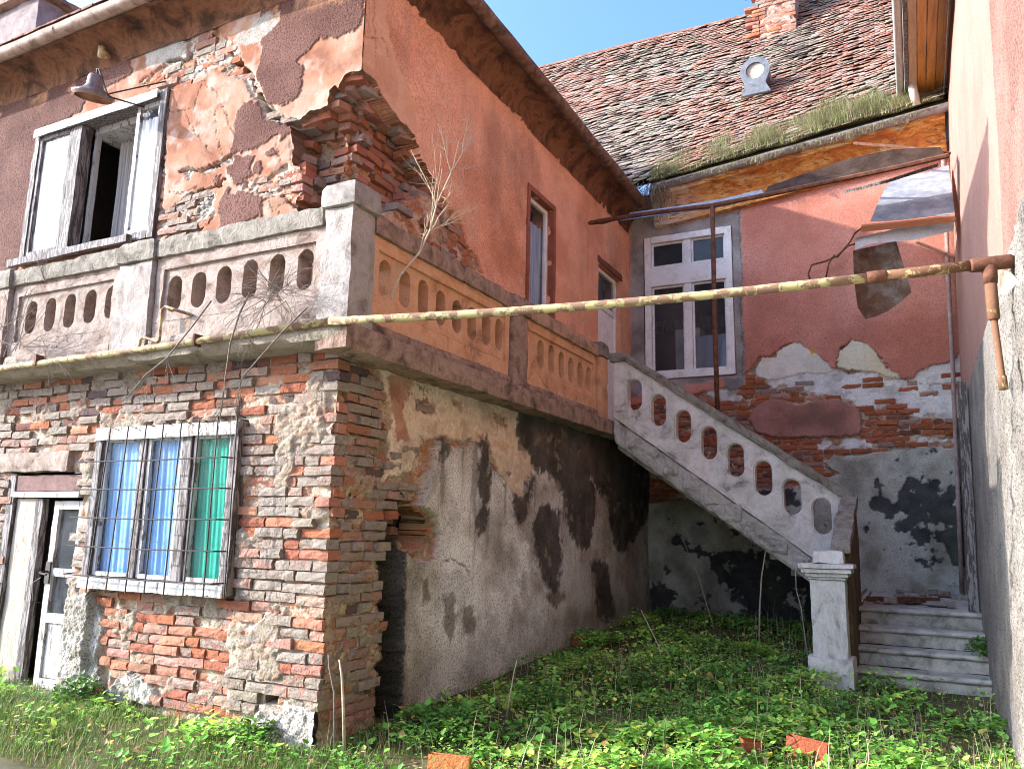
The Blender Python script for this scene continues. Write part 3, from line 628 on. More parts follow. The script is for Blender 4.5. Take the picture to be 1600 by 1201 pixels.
def sh_C(U, V):
    s = Layers(U, V, 121, .8); s.rubble(10, 6); s.C = s.C*np.array((.95, .85, .76))
    w = s.sds(C_WHITE); fl = s.n(6, 3, 5); wm = ss(-.02, .02, w+.22*(fl-.50)); F1, Ed, I = cells(s.wu*8, s.wv*13, 301)
    s.paint(wm, s.tone((.42, .40, .36), (.60, .58, .54), (.66, .63, .58), f=8, k=4), .25, -.004-.008*ss(.08, .0, Ed))
    g = ss(-.004, .010, s.sd(C_GREY)); s.paint(g, s.tone((.24, .22, .165), (.37, .345, .275), (.46, .435, .36), (.30, .29, .245), f=2.6, k=5), .5, .022)
    cb_ = s.sds(C_BLACK); bl = ss(-.01, .02, np.clip(cb_, -.15, .10)+.60*(s.n(7, 6, 5)-.475)+.10*(s.n(22, 7, 3)-.5)); s.paint(bl*.92*g, s.tone((.018, .018, .021), (.05, .048, .05), f=9, k=8), .5, None, -.012)
    gn = ss(.58, .75, s.n(2.2, 9, 4))*g*ss(2.0, 1.0, V); s.paint(gn*.5, np.array((.10, .11, .05)))
    r = ss(-.003, .006, s.sd(C_RED)); red = s.tone((.43, .165, .115), (.52, .215, .155), (.57, .255, .19), f=1.7, k=10)
    stv = ss(.5, .75, fbm(U*3.5, V*.4, 601, 4))[..., None]; red = red*(1-.25*stv)+np.array((.31, .15, .11))*.25*stv
    s.paint(r, red, .5, .026)
    b = ss(-.02, .02, s.sd(C_BAND)); s.paint(b, s.tone((.19, .165, .145), (.29, .26, .235), (.36, .33, .30), f=4, k=11), .3, .010)
    k = ss(-.004, .006, s.sd(C_BLOCK)); s.paint(k, s.tone((.16, .155, .15), (.22, .21, .20), f=6, k=12), .2, .022)
    m1 = ss(-.003, .006, s.sd(C_MOUND1)); s.paint(m1, s.tone((.55, .51, .42), (.64, .60, .52), (.60, .52, .38), f=5, k=13), .12, .012)
    m2 = ss(-.003, .006, s.sd(C_MOUND2)); s.paint(m2, s.tone((.56, .49, .33), (.62, .56, .41), f=3, k=14), .06, .014)
    y = ss(-.005, .01, s.sd(onY([(1262, 545), (1272, 546), (1276, 553), (1266, 553)], YC))); s.paint(y, np.array((.60, .33, .06)))
    p = ss(-.003, .006, s.sd(C_PATCH)); s.paint(p, s.tone((.20, .095, .07), (.31, .14, .105), (.36, .17, .13), f=3, k=15), .35, .034)
    for ln in ([(1340, 578), (1400, 590), (1440, 600), (1500, 598)], [(1160, 600), (1159, 470), (1156, 330)]):
        s.crack(onY(ln, YC), .008, .012)
    s.keep = rect(U, V, WIN_C) < 0
    s.H += .02*(s.n(.9, 40, 3)-.5)
    return s.res()
WC = wall('wall', MAIN, lambda U, V, H: (U, YC-H, V), XBU-.1, 4.40, .1, 6.75, .0135, sh_C)

# ---------------------------------------------------------------- neighbour's wall
D_SMOOTH = [(1.38, -1), (1.42, 2.9), (1.34, 4), (1.30, 9), (8, 9), (8, -1)]
def sh_D(U, V):
    s = Layers(U, V, 141, .6)
    s.C = s.tone((.205, .108, .083), (.24, .13, .10), (.265, .15, .118), f=2.5, k=2); s.G[:] = 1.0; s.H[:] = .004
    sm = ss(-.003, .006, s.sd(D_SMOOTH)); s.paint(sm, s.tone((.30, .165, .125), (.335, .19, .148), f=2, k=3), .30, -.012)
    # rough cement coat on the lower part
    top = 3.03+.07*U*.0+.10*(s.n(1.5, 5)-.5)-.10*ss(3, 6, U)
    lo = ss(-.01, .015, top-V); s.paint(lo, s.tone((.15, .13, .11), (.195, .172, .145), (.23, .205, .178), f=4, k=6), 1.0, .05)
    rough = lo*(1-ss(1.55, 1.65, U)); s.H += rough*.05*(fbm(U*14, V*14, 700, 4)-.4); s.H += lo*.012*(fbm(U*30, V*30, 701, 3)-.5)
    dk = lo*ss(1.55, 1.75, U)*ss(.42, .58, s.n(3, 8)); s.paint(dk*.6, np.array((.13, .12, .115)))
    bk = ss(-.01, .02, s.sd(onX([(1560, 428), (1575, 418), (1600, 415), (1620, 440), (1600, 452), (1570, 452)], 4.2))); s.paint(bk, s.tone((.30, .12, .07), (.50, .42, .34), f=9, k=9), .6, .02+.03*(s.n(20, 9)-.5))
    s.H += .02*(s.n(.7, 40, 3)-.5)
    return s.res()
WD = wall('wall', NEIGH, lambda U, V, H: (XD(V)-H, U, V), -9.0, 9.3, -.1, 7.75, .03, sh_D, flip=True)

# ================================================================ bricks, each one its own piece
def brick_mesh(seed, L, Hh=.0665, D=.13):
    r = np.random.default_rng(seed); nx, nz = (5 if L > .2 else 3), 3
    xs = np.linspace(-L/2, L/2, nx); zs = np.linspace(-Hh/2, Hh/2, nz); V = []
    for i, x in enumerate(xs):
        for k, z in enumerate(zs):
            ed = (i in (0, nx-1))+(k in (0, nz-1))
            V.append((x-np.sign(x)*(.003*(i in (0, nx-1)))*r.uniform(.2, 2.4)+r.normal(0, .003), -D/2+.0035*ed*r.uniform(.0, 2.2)+r.normal(0, .0022), z-np.sign(z)*.003*r.uniform(0, 1.6)+r.normal(0, .002)))
    ring = [(i, 0) for i in range(nx)]+[(nx-1, k) for k in range(1, nz)]+[(i, nz-1) for i in range(nx-2, -1, -1)]+[(0, k) for k in range(nz-2, 0, -1)]
    F = [(i*nz+k, (i+1)*nz+k, (i+1)*nz+k+1, i*nz+k+1) for i in range(nx-1) for k in range(nz-1)]
    b = len(V)
    for i, k in ring: V.append((xs[i]+r.normal(0, .002), D/2, zs[k]+r.normal(0, .002)))
    for j in range(len(ring)):
        a = ring[j]; c = ring[(j+1) % len(ring)]
        F.append((a[0]*nz+a[1], b+j, b+(j+1) % len(ring), c[0]*nz+c[1]))
    me = bpy.data.meshes.new('brick'); me.from_pydata(V, [], F); me.update(); me.materials.append(M['brick']); return me
BRK = {.27: [brick_mesh(i, .264) for i in range(7)], .20: [brick_mesh(20+i, .194) for i in range(4)], .135: [brick_mesh(40+i, .129) for i in range(5)]}
ORANGE = [(0.368, 0.138, 0.074), (0.350, 0.152, 0.092), (0.313, 0.115, 0.069), (0.405, 0.184, 0.115)]; PINK = [(0.370, 0.194, 0.138), (0.344, 0.163, 0.112), (0.396, 0.232, 0.172)]; PALE = [(0.328, 0.248, 0.192), (0.304, 0.232, 0.184), (0.344, 0.276, 0.220), (0.296, 0.200, 0.152)]; DARK = [(.16, .08, .06), (.12, .08, .075)]
def lay(parent, ax, plane, u0, u1, v0, v1, want, colfn, course=.0745, out=0.0, jit=.008, rot=.012, cap=300, loose=0.0, seed=1, tilt=None):
    R = random.Random(seed); todo = []; z = v0; row = 0
    while z < v1:
        u = u1 if ax == 1 else u0
        u_end = u0 if ax == 1 else u1; sg = -1 if ax == 1 else 1
        first = True
        while (u-u_end)*sg < 0:
            if first:
                L = .27 if row % 2 else .135
                if loose: u += sg*R.uniform(-.10, .16); L = R.choice((.27, .20, .135))
            else: L = R.choices([.27, .20, .135], [.62, .10, .28])[0]
            first = False
            c = u+sg*L/2; uu = np.array([c]); vv = np.array([z+.031])
            pr = want(uu, vv)
            if R.random() < pr:
                todo.append((c, z+.031+R.gauss(0, .0035)+.013*(vn(np.array([c*1.7+3]), np.array([z*2.2]), seed)[0]-.5)*2, L))
            u += sg*(L+.012*0)
        z += course; row += 1
    objs = []
    def dist(t):
        p = np.array([t[0], plane, t[1]]) if ax == 1 else np.array([plane, t[0], t[1]]); return np.linalg.norm(p-CAMPOS)
    todo.sort(key=dist); off = OFF[parent]; rest = []
    for k, (c, zz, L) in enumerate(todo):
        col, coat, push = colfn(c, zz, R)
        w = out+R.gauss(0, jit)+push+(R.uniform(-1, 1)*loose)
        dp = .065-w
        p = (c, plane+dp, zz) if ax == 1 else (plane-dp, c, zz)
        if tilt: p = (p[0], p[1], p[2]+tilt(p))
        me = R.choice(BRK[L]); rz = (0 if ax == 1 else math.pi/2)+R.gauss(0, rot)
        eul = (R.gauss(0, rot), R.gauss(0, rot*.8), rz)
        if k < cap:
            o = bpy.data.objects.new('brick', me); COL.objects.link(o); o.parent = parent
            o.location = np.array(p)-off; o.rotation_euler = eul; o.color = (*col, coat); objs.append(o)
        else: rest.append((me, p, eul))
    if rest:
        V = []; F = []; n = 0
        from mathutils import Euler
        for me, p, eul in rest:
            mt = Euler(eul).to_matrix(); vs = [mt @ v.co+Vector(p) for v in me.vertices]
            V += [tuple(v) for v in vs]; F += [[i+n for i in q.vertices] for q in me.polygons]; n += len(vs)
        o = mk('brick', V, F, M['brick'], parent); o['kind'] = 'stuff'; o.color = (.45, .36, .28, .6)
    return objs
def vary(c, R, a=.12):
    k = 1+R.uniform(-a, a); return tuple(min(1, x*k*(1+R.uniform(-.05, .05))) for x in c)
# street side base
def wantAL(U, V):
    u, v = U[0], V[0]
    for r in (WIN_AL, DOOR_AL, VENT):
        if r[0]-.03 < u < r[1]+.03 and r[2]-.02 < v < r[3]+.02: return 0
    if DOOR_AL[0] < u < DOOR_AL[1]+.03 and 1.84 < v < 2.06: return 0
    if al_cem(U, V)[0] > .03: return 0
    if v < .06: return 0
    return .93
def colAL(u, v, R):
    pier = u > -.86
    bay = -2.45 < u < -.86 and v < .95
    rec = -.055 if bay else 0
    x = R.random()
    if bay:
        if x < .42: return vary(R.choice(ORANGE), R), R.uniform(.05, .40), rec
        return vary(R.choice(PINK), R), R.uniform(.30, .60), rec+R.uniform(-.012, .004)
    if v > 2.22:
        if x < .45: return vary(R.choice(PINK+PALE), R), R.uniform(.5, .8), R.uniform(-.005, .012)
        if x < .62: return vary(R.choice(DARK), R), R.uniform(.1, .4), R.uniform(-.03, 0)
        return vary(R.choice(ORANGE), R), R.uniform(.05, .45), R.uniform(-.03, 0)
    hi = 1.25 < v < 1.75
    if pier and x < (.34 if hi else .13): return vary(R.choice(ORANGE), R), R.uniform(.0, .35), R.uniform(-.030, -.006)
    if x < .55: return vary(R.choice(PINK), R), R.uniform(.42, .66), R.uniform(-.008, .008)
    return vary(R.choice(PALE), R), R.uniform(.45, .85), R.uniform(-.008, .012)
lay(WAL, 1, YA, -4.3, .0, .10, 2.68, wantAL, colAL, out=.004, seed=5)
# yard side base
BZ = onX([(480, 540), (592, 560), (600, 600), (604, 700), (602, 750), (645, 755), (655, 790), (618, 800), (608, 850), (600, 900), (594, 980), (598, 1020), (592, 1120), (480, 1200)], XB)
def wantBL(U, V):
    if V[0] < .10: return 0
    d = sdpoly(BZ, U, V)[0]
    if d > .03: return .97
    if max(sdpoly(p, U, V)[0] for p in BL_BRK) > -.015: return .95
    if sdpoly(BL_CREAM, U, V)[0] > .02: return .34
    return 0
def colBL(u, v, R):
    x = R.random()
    if u > .95 and v > 1.5: return vary(R.choice(PALE+PINK+ORANGE[:2]), R), R.uniform(.4, .95), R.uniform(-.022, .008)
    if v > 1.35 and x < .25: return vary(R.choice(ORANGE), R), R.uniform(.15, .5), R.uniform(-.03, .0)
    if x < .55: return vary(R.choice(PALE), R), R.uniform(.4, .7), R.uniform(-.008, .012)
    if x < .9: return vary(R.choice(PINK), R), R.uniform(.35, .65), R.uniform(-.02, .006)
    return vary(R.choice(DARK), R), .2, R.uniform(-.05, -.01)
lay(WBL, 0, XB, .12, 3.2, .10, 2.66, wantBL, colBL, out=.003, seed=9)
# round the broken corner upstairs
def wantAU(U, V):
    if max(sdpoly(A_HOLE, U, V)[0]+.01, rect(U, V, WIN_AU)[0]+.04) > 0: return 0
    g = max(sdpoly(p, U, V)[0] for p in A_GREY[1:])
    e = a_expo(U, V)[0]
    return (.35 if g > -.02 else .9) if e > .005 else 0
def colAU(u, v, R):
    x = R.random()
    if x < .35: return vary(R.choice(ORANGE), R), R.uniform(.1, .5), R.uniform(-.02, .005)
    if x < .75: return vary(R.choice(PINK), R), R.uniform(.3, .75), R.uniform(-.02, .008)
    return vary(R.choice(PALE), R), R.uniform(.5, .9), R.uniform(-.02, .006)
lay(WAU, 1, YAU, -3.6, XBU, 3.6, 6.4, wantAU, colAU, out=-.004, jit=.010, rot=.03, seed=13)
def wantBU(U, V):
    if sdpoly(B_HOLE, U, V)[0] > -.01: return 0
    return .8 if max(sdpoly(p, U, V)[0] for p in B_EXP) > .0 else 0
def colBU(u, v, R):
    x = R.random()
    if x < .5: return vary(R.choice(ORANGE), R), R.uniform(.1, .45), R.uniform(-.03, .005)
    return vary(R.choice(PINK), R), R.uniform(.25, .7), R.uniform(-.03, .006)
lay(WBU, 0, XBU, .36, 2.9, 3.55, 4.6, wantBU, colBU, out=-.006, jit=.012, rot=.04, seed=17)
cores = [o for o in WING.children if o.name.startswith('broken_core')]
HP_A = [(p[0]-.35 if i == 0 else p[0], p[1]) for i, p in enumerate(A_HOLE)]
lay(cores[0], 1, YIN, -1.40, XIN+.02, 3.5, 5.72, lambda U, V: .66, lambda u, v, R: ((vary((.26, .16, .115), R, .3), R.uniform(.3, .7), R.uniform(-.03, .02)) if R.random() < .55 else (vary(R.choice(ORANGE), R, .2), R.uniform(.2, .6), R.uniform(-.02, .03))), course=.084, out=-.005, jit=.016, rot=.07, seed=19, loose=.02)
lay(cores[1], 0, XIN, YIN, 2.6, 3.5, 5.72, lambda U, V: .85, lambda u, v, R: ((vary((.36, .15, .085), R, .25), R.uniform(.2, .55), R.uniform(-.02, .02)) if R.random() < .6 else (vary(R.choice(PINK), R, .2), R.uniform(.2, .7), R.uniform(-.02, .05))), course=.080, out=.0, jit=.014, rot=.05, seed=23, loose=.015)
lay(cores[2], 0, -.31, .4, 1.8, 1.1, 1.95, lambda U, V: .35, lambda u, v, R: (vary(R.choice(PINK), R, .3), .4, R.uniform(-.05, .06)), seed=29, rot=.05)
# broken ends that stick out of the rim of the hole
def rim(parent, ax, plane, poly, n, seed):
    R = random.Random(seed); pts = poly; off = OFF[parent]
    for i in range(len(pts)-1):
        a, b = np.array(pts[i]), np.array(pts[i+1]); L = np.linalg.norm(b-a); k = max(1, int(L/.17))
        for j in range(k):
            q = a+(b-a)*(j+R.random())/k; d = R.uniform(.02, .17)
            p = (q[0], plane+d+.06, q[1]) if ax == 1 else (plane-d-.06, q[0], q[1])
            me = R.choice(BRK[.135]+BRK[.20]); o = bpy.data.objects.new('brick', me); COL.objects.link(o); o.parent = parent
            o.location = np.array(p)-off; o.rotation_euler = (R.gauss(0, .08), R.gauss(0, .10), (0 if ax == 1 else math.pi/2)+R.gauss(0, .15))
            o.color = (*vary(R.choice(ORANGE+PINK+PALE[:1]), R, .2), R.uniform(.1, .7))
rim(cores[0], 1, YAU, A_HOLE[2:-2], 30, 31); rim(cores[1], 0, XBU, B_HOLE[2:-3], 30, 37)
# main house
def wantC(U, V):
    if V[0] > 4.05: return 0
    c = c_cov(U, V)[0]; w = c_white(U, V)[0]
    if c > .015: return 0
    if w > 0: return .16
    return .93
def colC(u, v, R):
    x = R.random()
    if x < .55: return vary((.34, .105, .05), R, .2), R.uniform(.0, .35), R.uniform(-.004, .010)
    if x < .8: return vary(R.choice(PINK), R), R.uniform(.3, .65), R.uniform(-.010, .004)
    return vary((.20, .09, .06), R, .3), R.uniform(.1, .4), R.uniform(-.03, 0)
lay(WC, 1, YC, -.2, 4.25, .45, 3.95, wantC, colC, out=.002, seed=41, jit=.006)

# ================================================================ openings of the wing
def room(parent, x0, x1, y0, y1, z0, z1, open_axis, name='room_shell'):
    """dark room behind an opening: five faces, open towards the window"""
    v = [(x0, y0, z0), (x1, y0, z0), (x1, y1, z0), (x0, y1, z0), (x0, y0, z1), (x1, y0, z1), (x1, y1, z1), (x0, y1, z1)]
    f = {'-z': (0, 1, 2, 3), '+z': (4, 7, 6, 5), '-y': (0, 4, 5, 1), '+x': (1, 5, 6, 2), '+y': (2, 6, 7, 3), '-x': (3, 7, 4, 0)}
    return mk(name, v, [q for k, q in f.items() if k != open_axis], M['room'], parent)
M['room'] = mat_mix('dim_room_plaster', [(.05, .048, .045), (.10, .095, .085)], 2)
M['pane'] = mat_glass('window_glass', (.08, .09, .10), .05, .09); M['pane_dark'] = mat_glass('dusty_window_glass', (.05, .055, .06), .05, .30)
def cloth(name, cols, stretch=(20, 20, .4), rough=.85): return mat_mix(name, cols, 3, rough, .2, .004, 60, .2, 0., stretch, 'world', .2)
M['cur_white'] = cloth('white_curtain', [(.74, .74, .73), (.84, .84, .83), (.86, .86, .85)]); M['cur_blue'] = cloth('blue_curtain', [(.10, .26, .52), (.20, .42, .72), (.36, .56, .80)])
M['cur_green'] = cloth('green_curtain', [(.0, .20, .13), (.005, .34, .22), (.03, .44, .29)]); M['cur_strip'] = cloth('striped_grey_curtain', [(.20, .18, .165), (.46, .43, .39), (.60, .57, .52)], (28, 28, .05))
def curtain(name, parent, mat, x0, x1, y, z0, z1, waves, amp, ax=1, seed=0):
    n = 64; V = []; F = []
    for j in range(7):
        t = j/6
        for i in range(n+1):
            s = i/n; a = amp*(.6+.6*vn(np.array([s*9.]), np.array([seed+.5]), 3)[0]); d = a*math.sin(s*waves*2*math.pi+.5*math.sin(t*3+seed))+.006*math.sin(s*41+t*5)
            c = x0+(x1-x0)*s; z = z0+(z1-z0)*t
            V.append((c, y+d, z) if ax == 1 else (y-d, c, z))
    for j in range(6):
        for i in range(n): F.append((j*(n+1)+i, j*(n+1)+i+1, (j+1)*(n+1)+i+1, (j+1)*(n+1)+i))
    return mk(name, V, F, mat, parent, True)
def frame(mb, x0, x1, z0, z1, w, y0, y1, ax=1, seg=.12, amp=.0025, seed=1):
    """four boards butted together round an opening"""
    for a, b, c, d in ((x0, x0+w, z0, z1), (x1-w, x1, z0, z1), (x0+w, x1-w, z1-w, z1), (x0+w, x1-w, z0, z0+w)):
        if ax == 1: mb.rbox(a, b, y0, y1, c, d, seg, amp, 8, seed)
        else: mb.rbox(y0, y1, a, b, c, d, seg, amp, 8, seed)
    return mb
def slab(parent, name, mat, x0, x1, y0, y1, z0, z1, amp=.002, seg=.15, seed=1):
    return MB().rbox(x0, x1, y0, y1, z0, z1, seg, amp, 8, seed).out(name, mat, parent)
def pane(parent, mat, x0, x1, y, z0, z1, ax=1):
    v = [(x0, y, z0), (x1, y, z0), (x1, y, z1), (x0, y, z1)] if ax == 1 else [(y, x0, z0), (y, x1, z0), (y, x1, z1), (y, x0, z1)]
    w = [(a, b+.004, c) if ax == 1 else (a-.004, b, c) for a, b, c in v]
    return mk('pane', v+w, [(0, 1, 2, 3), (7, 6, 5, 4), (0, 4, 5, 1), (1, 5, 6, 2), (2, 6, 7, 3), (3, 7, 4, 0)], mat, parent)

# --- upstairs window, street side
x0, x1, z0, z1 = WIN_AU
w = frame(MB(), x0+.003, x1-.003, z0+.003, z1-.003, .085, YAU-.030, YAU+.12, amp=.004).out('window', M['wood_grey'], WING)
slab(w, 'top_board', M['wood_white'], x0+.02, x1-.10, YAU-.062, YAU-.047, z1-.10, z1-.004, .004)
slab(w, 'mullion', M['wood_grey'], -3.99, -3.84, YAU-.022, YAU+.11, z0+.088, z1-.088, .004)
slab(w, 'sill', M['wood_grey'], x0-.05, x1-.25, YAU-.11, YAU-.047, z0-.03, z0+.05, .005)
sh = frame(MB(), x0+.09, -3.995, z0+.09, z1-.09, .045, YAU-.018, YAU+.03).out('sash', M['wood_grey'], w)
curtain('curtain', w, mat_mix('white_blind', [(.80, .80, .79), (.86, .86, .85)], 3), x0+.12, -4.02, YAU+.022, z0+.11, z1-.12, 2, .002, seed=2); pane(w, M['pane'], x0+.136, -4.041, YAU+.004, z0+.136, z1-.136)
sr = frame(MB(), -3.02, x1-.09, z0+.09, z1-.09, .05, YAU+.0, YAU+.05).out('sash', M['wood_white'], w)
curtain('curtain', w, M['cur_white'], -2.99, x1-.12, YAU+.030, z0+.11, z1-.24, 4, .005, seed=4); pane(w, M['pane'], -2.969, x1-.141, YAU+.012, z0+.141, z1-.141)
op = frame(MB(), YAU+.13, YAU+.80, z0+.10, z1-.12, .055, -3.84, -3.795, ax=0).out('open_sash', M['wood_white'], w)
curtain('curtain', w, M['cur_strip'], -3.74, -3.40, YAU+.36, z0+.02, z1-.16, 6, .022, seed=6)
slab(w, 'inner_lintel', M['wood_white'], -3.84, -3.03, YAU+.125, YAU+.50, z1-.15, z1-.06, .003)
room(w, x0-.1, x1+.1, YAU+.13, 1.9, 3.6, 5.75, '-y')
# --- upstairs window, yard side
a0, a1, z0, z1 = WIN_B
w = frame(MB(), a0-.07, a1+.07, z0-.07, z1+.07, .07, XBU-.05, XBU+.035, ax=0, amp=.003).out('window', M['redwood'] if 'redwood' in M else mat_mix('red_brown_paint', [(.20, .06, .032), (.32, .105, .055)], 8, .7, .4, .004), WING)
frame(MB(), a0+.003, a1-.003, z0+.003, z1-.003, .05, XBU-.10, XBU-.055, ax=0).out('sash', M['white_paint'], w)
pane(w, M['pane'], a0+.054, a1-.054, XBU-.075, z0+.054, z1-.054, 0)
curtain('curtain', w, cloth('grey_blue_curtain', [(.16, .20, .25), (.34, .40, .46), (.46, .52, .58)]), a0+.16, a1+.05, XBU-.125, z0, z1-.25, 5, .012, 0, 3)
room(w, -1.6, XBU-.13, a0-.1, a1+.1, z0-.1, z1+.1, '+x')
# --- balcony door, yard side
a0, a1, z0, z1 = DOOR_B
d = frame(MB(), a0+.003, a1-.003, z0, z1-.003, .06, XBU-.12, XBU-.055, ax=0).out('door', M['white_paint'], WING)
slab(d, 'door_leaf', M['white_paint'], XBU-.105, XBU-.075, a0+.065, a1-.065, z0+.06, 4.62); pane(d, M['pane_dark'], a0+.064, a1-.064, XBU-.09, 4.70, z1-.064, 0)
slab(d, 'transom', M['white_paint'], XBU-.115, XBU-.06, a0+.064, a1-.064, 4.622, 4.698)
slab(d, 'lintel', mat_mix('bare_red_lintel', [(.10, .04, .024), (.26, .09, .045)], 10, .85, .5, .006), XBU-.054, XBU+.03, a0-.05, a1+.06, z1+.002, z1+.10, .006)
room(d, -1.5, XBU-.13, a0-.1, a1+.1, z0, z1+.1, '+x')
# --- barred window in the brick base
x0, x1, z0, z1 = WIN_AL; yf = -.01
w = frame(MB(), x0+.003, x1-.003, z0+.003, z1-.003, .085, yf-.045, yf+.09, amp=.004, seed=4).out('window', M['wood_grey'], WING)
xm1, xm2 = PY(222, 780, 0)[0], PY(291, 780, 0)[0]
for xm, ww in ((xm1, .032), (xm2, .055)): slab(w, 'mullion', M['wood_grey'], xm-ww, xm+ww, yf-.03, yf+.08, z0+.09, z1-.09, .004)
slab(w, 'sill', M['wood_white'], x0+.05, x1+.01, yf-.10, yf-.047, z0-.005, z0+.085, .006); slab(w, 'head_board', M['wood_white'], x0+.02, x1-.01, yf-.065, yf-.047, z1-.11, z1-.004, .005)
for (a, b), mt, sd in (((x0+.09, xm1-.034), 'cur_blue', 1), ((xm1+.034, xm2-.058), 'cur_blue', 5), ((xm2+.058, x1-.09), 'cur_green', 9)):
    curtain('curtain', w, M[mt], a+.02, b-.02, yf+.044, z0+.10, z1-.12, 2.4, .006, seed=sd)
    frame(MB(), a+.003, b-.003, z0+.092, z1-.092, .035, yf-.012, yf+.028).out('sash', M['wood_white'], w)
    pane(w, M['pane'], a+.039, b-.039, yf+.010, z0+.128, z1-.128)
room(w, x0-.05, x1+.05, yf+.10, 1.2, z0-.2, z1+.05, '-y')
# grille of thin bars standing off that window
g = thing('window_grille', (-1.7, -.12, z0), 'rusty wire grille over the blue and green curtained window', 'grille')
yg = yf-.135
for xp in (170, 198, 226, 253, 281, 309, 338, 368):
    a = PY(xp-1+4, 668-(xp-170)*.1, yg); b = PY(xp-36+(xp-170)*.09, 925+(xp-170)*.04, yg)
    MB().tube([(a[0], yf-.05, a[2]-.01), (a[0], yg, a[2]), ((a[0]+b[0])/2+.004, yg-.004, (a[2]+b[2])/2), (b[0], yg, b[2]), (b[0], yf-.05, b[2]+.006)], .0058, 6).out('bar', M['iron'], g)
for k in range(5):
    zz = 1.03+.225*k
    MB().tube([(x0-.10, yf-.03, zz+.004), (x0-.06, yg-.010, zz), ((x0+x1)/2, yg-.012, zz-.006), (x1-.05, yg-.010, zz+.004), (x1-.02, yf-.05, zz+.004)], .0055, 6).out('bar', M['iron'], g)
# --- old double door at the left
x0, x1, z0, z1 = DOOR_AL
D = MB().rbox(x0, x0+.10, .00, .13, z0, z1, .12, .004).out('door', M['wood_grey'], WING)
M['plank'] = mat_mix('bare_grained_plank', [(.10, .075, .055), (.32, .265, .205), (.42, .36, .29), (.20, .15, .11)], 3.0, .8, .4, .004, 40, .2, 0, (7, 7, .8), 'world', 2.8)
slab(D, 'door_head', mat_mix('purple_brown_paint', [(.08, .04, .035), (.20, .11, .09)], 10, .8, .4, .004), x0+.103, x1-.003, .01, .10, z1-.16, z1-.02)
slab(D, 'door_head', M['wood_white'], x0+.103, x1-.003, -.012, .14, z1-.215, z1-.163)
slab(D, 'door_leaf', M['plank'], x0+.105, x0+.40, .03, .085, z0+.03, z1-.22, .004)
slab(D, 'edge_strip', M['wood_grey'], x0+.402, x0+.50, .018, .085, z0+.03, z1-.22, .004)
lf = MB(); xl0, xl1 = x0+.60, x1-.005
frame(lf, xl0, xl1, z0+.03, z1-.24, .075, .06, .11); lf.rbox(xl0+.075, xl1-.075, .062, .108, .98, 1.05, .1, .002); lf.rbox(xl0+.075, xl1-.075, .062, .108, .60, .68, .1, .002)
lf = lf.out('door_leaf', M['wood_white'], D)
slab(D, 'door_panel', M['wood_white'], xl0+.077, xl1-.077, .078, .098, z0+.107, .598, .004)
pane(D, M['pane_dark'], xl0+.077, xl1-.077, .085, .682, .978); pane(D, M['pane_dark'], xl0+.077, xl1-.077, .085, 1.052, z1-.317)
hz = MB(); hz.box(xl0+.005, xl0+.065, .048, .059, .92, 1.10); hz.tube([(xl0+.035, .05, 1.02), (xl0+.035, -.01, 1.02), (xl0+.04, -.02, 1.01), (xl0+.13, -.02, 1.0)], .009, 7)
hz.tube([(xl0+.035, .0, .97), (xl0-.01, -.03, .93), (xl0+.01, -.03, .78), (xl0+.035, .02, .76)], .006, 6); hz.out('handle', M['iron'], D)
slab(D, 'threshold', M['step'], x0-.15, x1+.05, -.30, .12, z0-.06, z0+.03, .012, .06)
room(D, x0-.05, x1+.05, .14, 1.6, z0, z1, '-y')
MB().rbox(-3.98, -2.86, -.035, .10, 1.865, 2.045, .06, .008).out('lintel', M['conc_pale'], WING)
room(WING, VENT[0]-.05, VENT[1]+.05, .1, .3, VENT[2]-.05, VENT[3]+.05, '-y', 'vent_hole')

# ================================================================ balcony round the corner
BAL = thing('balcony', (0.0, 0.0, 2.63), 'worn concrete balcony with oval openings in its parapet, wrapping the corner', 'balcony')
ZT, ZCB, ZF = 3.72, 3.565, 2.815
def rough(P, a=.010, f=5, seed=5):
    return P+np.stack([(vn3(P*f, seed+k)-.5)*2*a for k in range(3)], 1)
# slab: street arm, then yard arm butted to it
def chip(P):   # broken lower edge
    e = ss(2.74, 2.70, P[:, 2])*ss(-.20, -.27, P[:, 1]); n = fbm(P[:, 0]*2.3, P[:, 0]*0+1, 31, 4); P = P.copy(); P[:, 2] += e*np.clip(n-.42, 0, 1)*.22; P[:, 1] += e*.05*np.clip(fbm(P[:, 0]*5, P[:, 2]*5, 32)-.4, 0, 1); return rough(P, .006, 6)
MB().rbox(-4.6, .235, -.285, .40, 2.695, 2.815, .05, .007, 8, 3, chip).out('slab', mat_mix('mossy_slab_edge', [(.07, .06, .034), (.22, .185, .13), (.31, .265, .205), (.26, .21, .155)], 5, .95, .8, .014, 50), BAL)
MB().rbox(.0, .275, -.275, 4.98, 2.63, 2.81, .06, .006, 8, 9, lambda P: rough(P, .006, 4) if True else P).out('slab', M['conc_brown'], BAL)
MB().rbox(-.30, -.002, .402, 7.2, 2.66, 2.80, .12, .004).out('slab', M['conc_grey'], BAL)
MB().rbox(.002, .27, 4.985, 7.2, 2.64, 2.79, .1, .005).out('slab', M['conc_grey'], BAL)
def stadium(cx, cz, w, h, n=9):
    r = w/2; s = h/2-r
    return [(cx+r*math.cos(math.pi*i/n), cz+s+r*math.sin(math.pi*i/n)) for i in range(n+1)]+[(cx-r*math.cos(math.pi*i/n), cz-s-r*math.sin(math.pi*i/n)) for i in range(n+1)]
def dens(poly, step=.05):
    o = []
    for i in range(len(poly)):
        a = np.array(poly[i]); b = np.array(poly[(i+1) % len(poly)]); k = max(1, int(np.linalg.norm(b-a)/step)); o += [tuple(a+(b-a)*j/k) for j in range(k)]
    return o
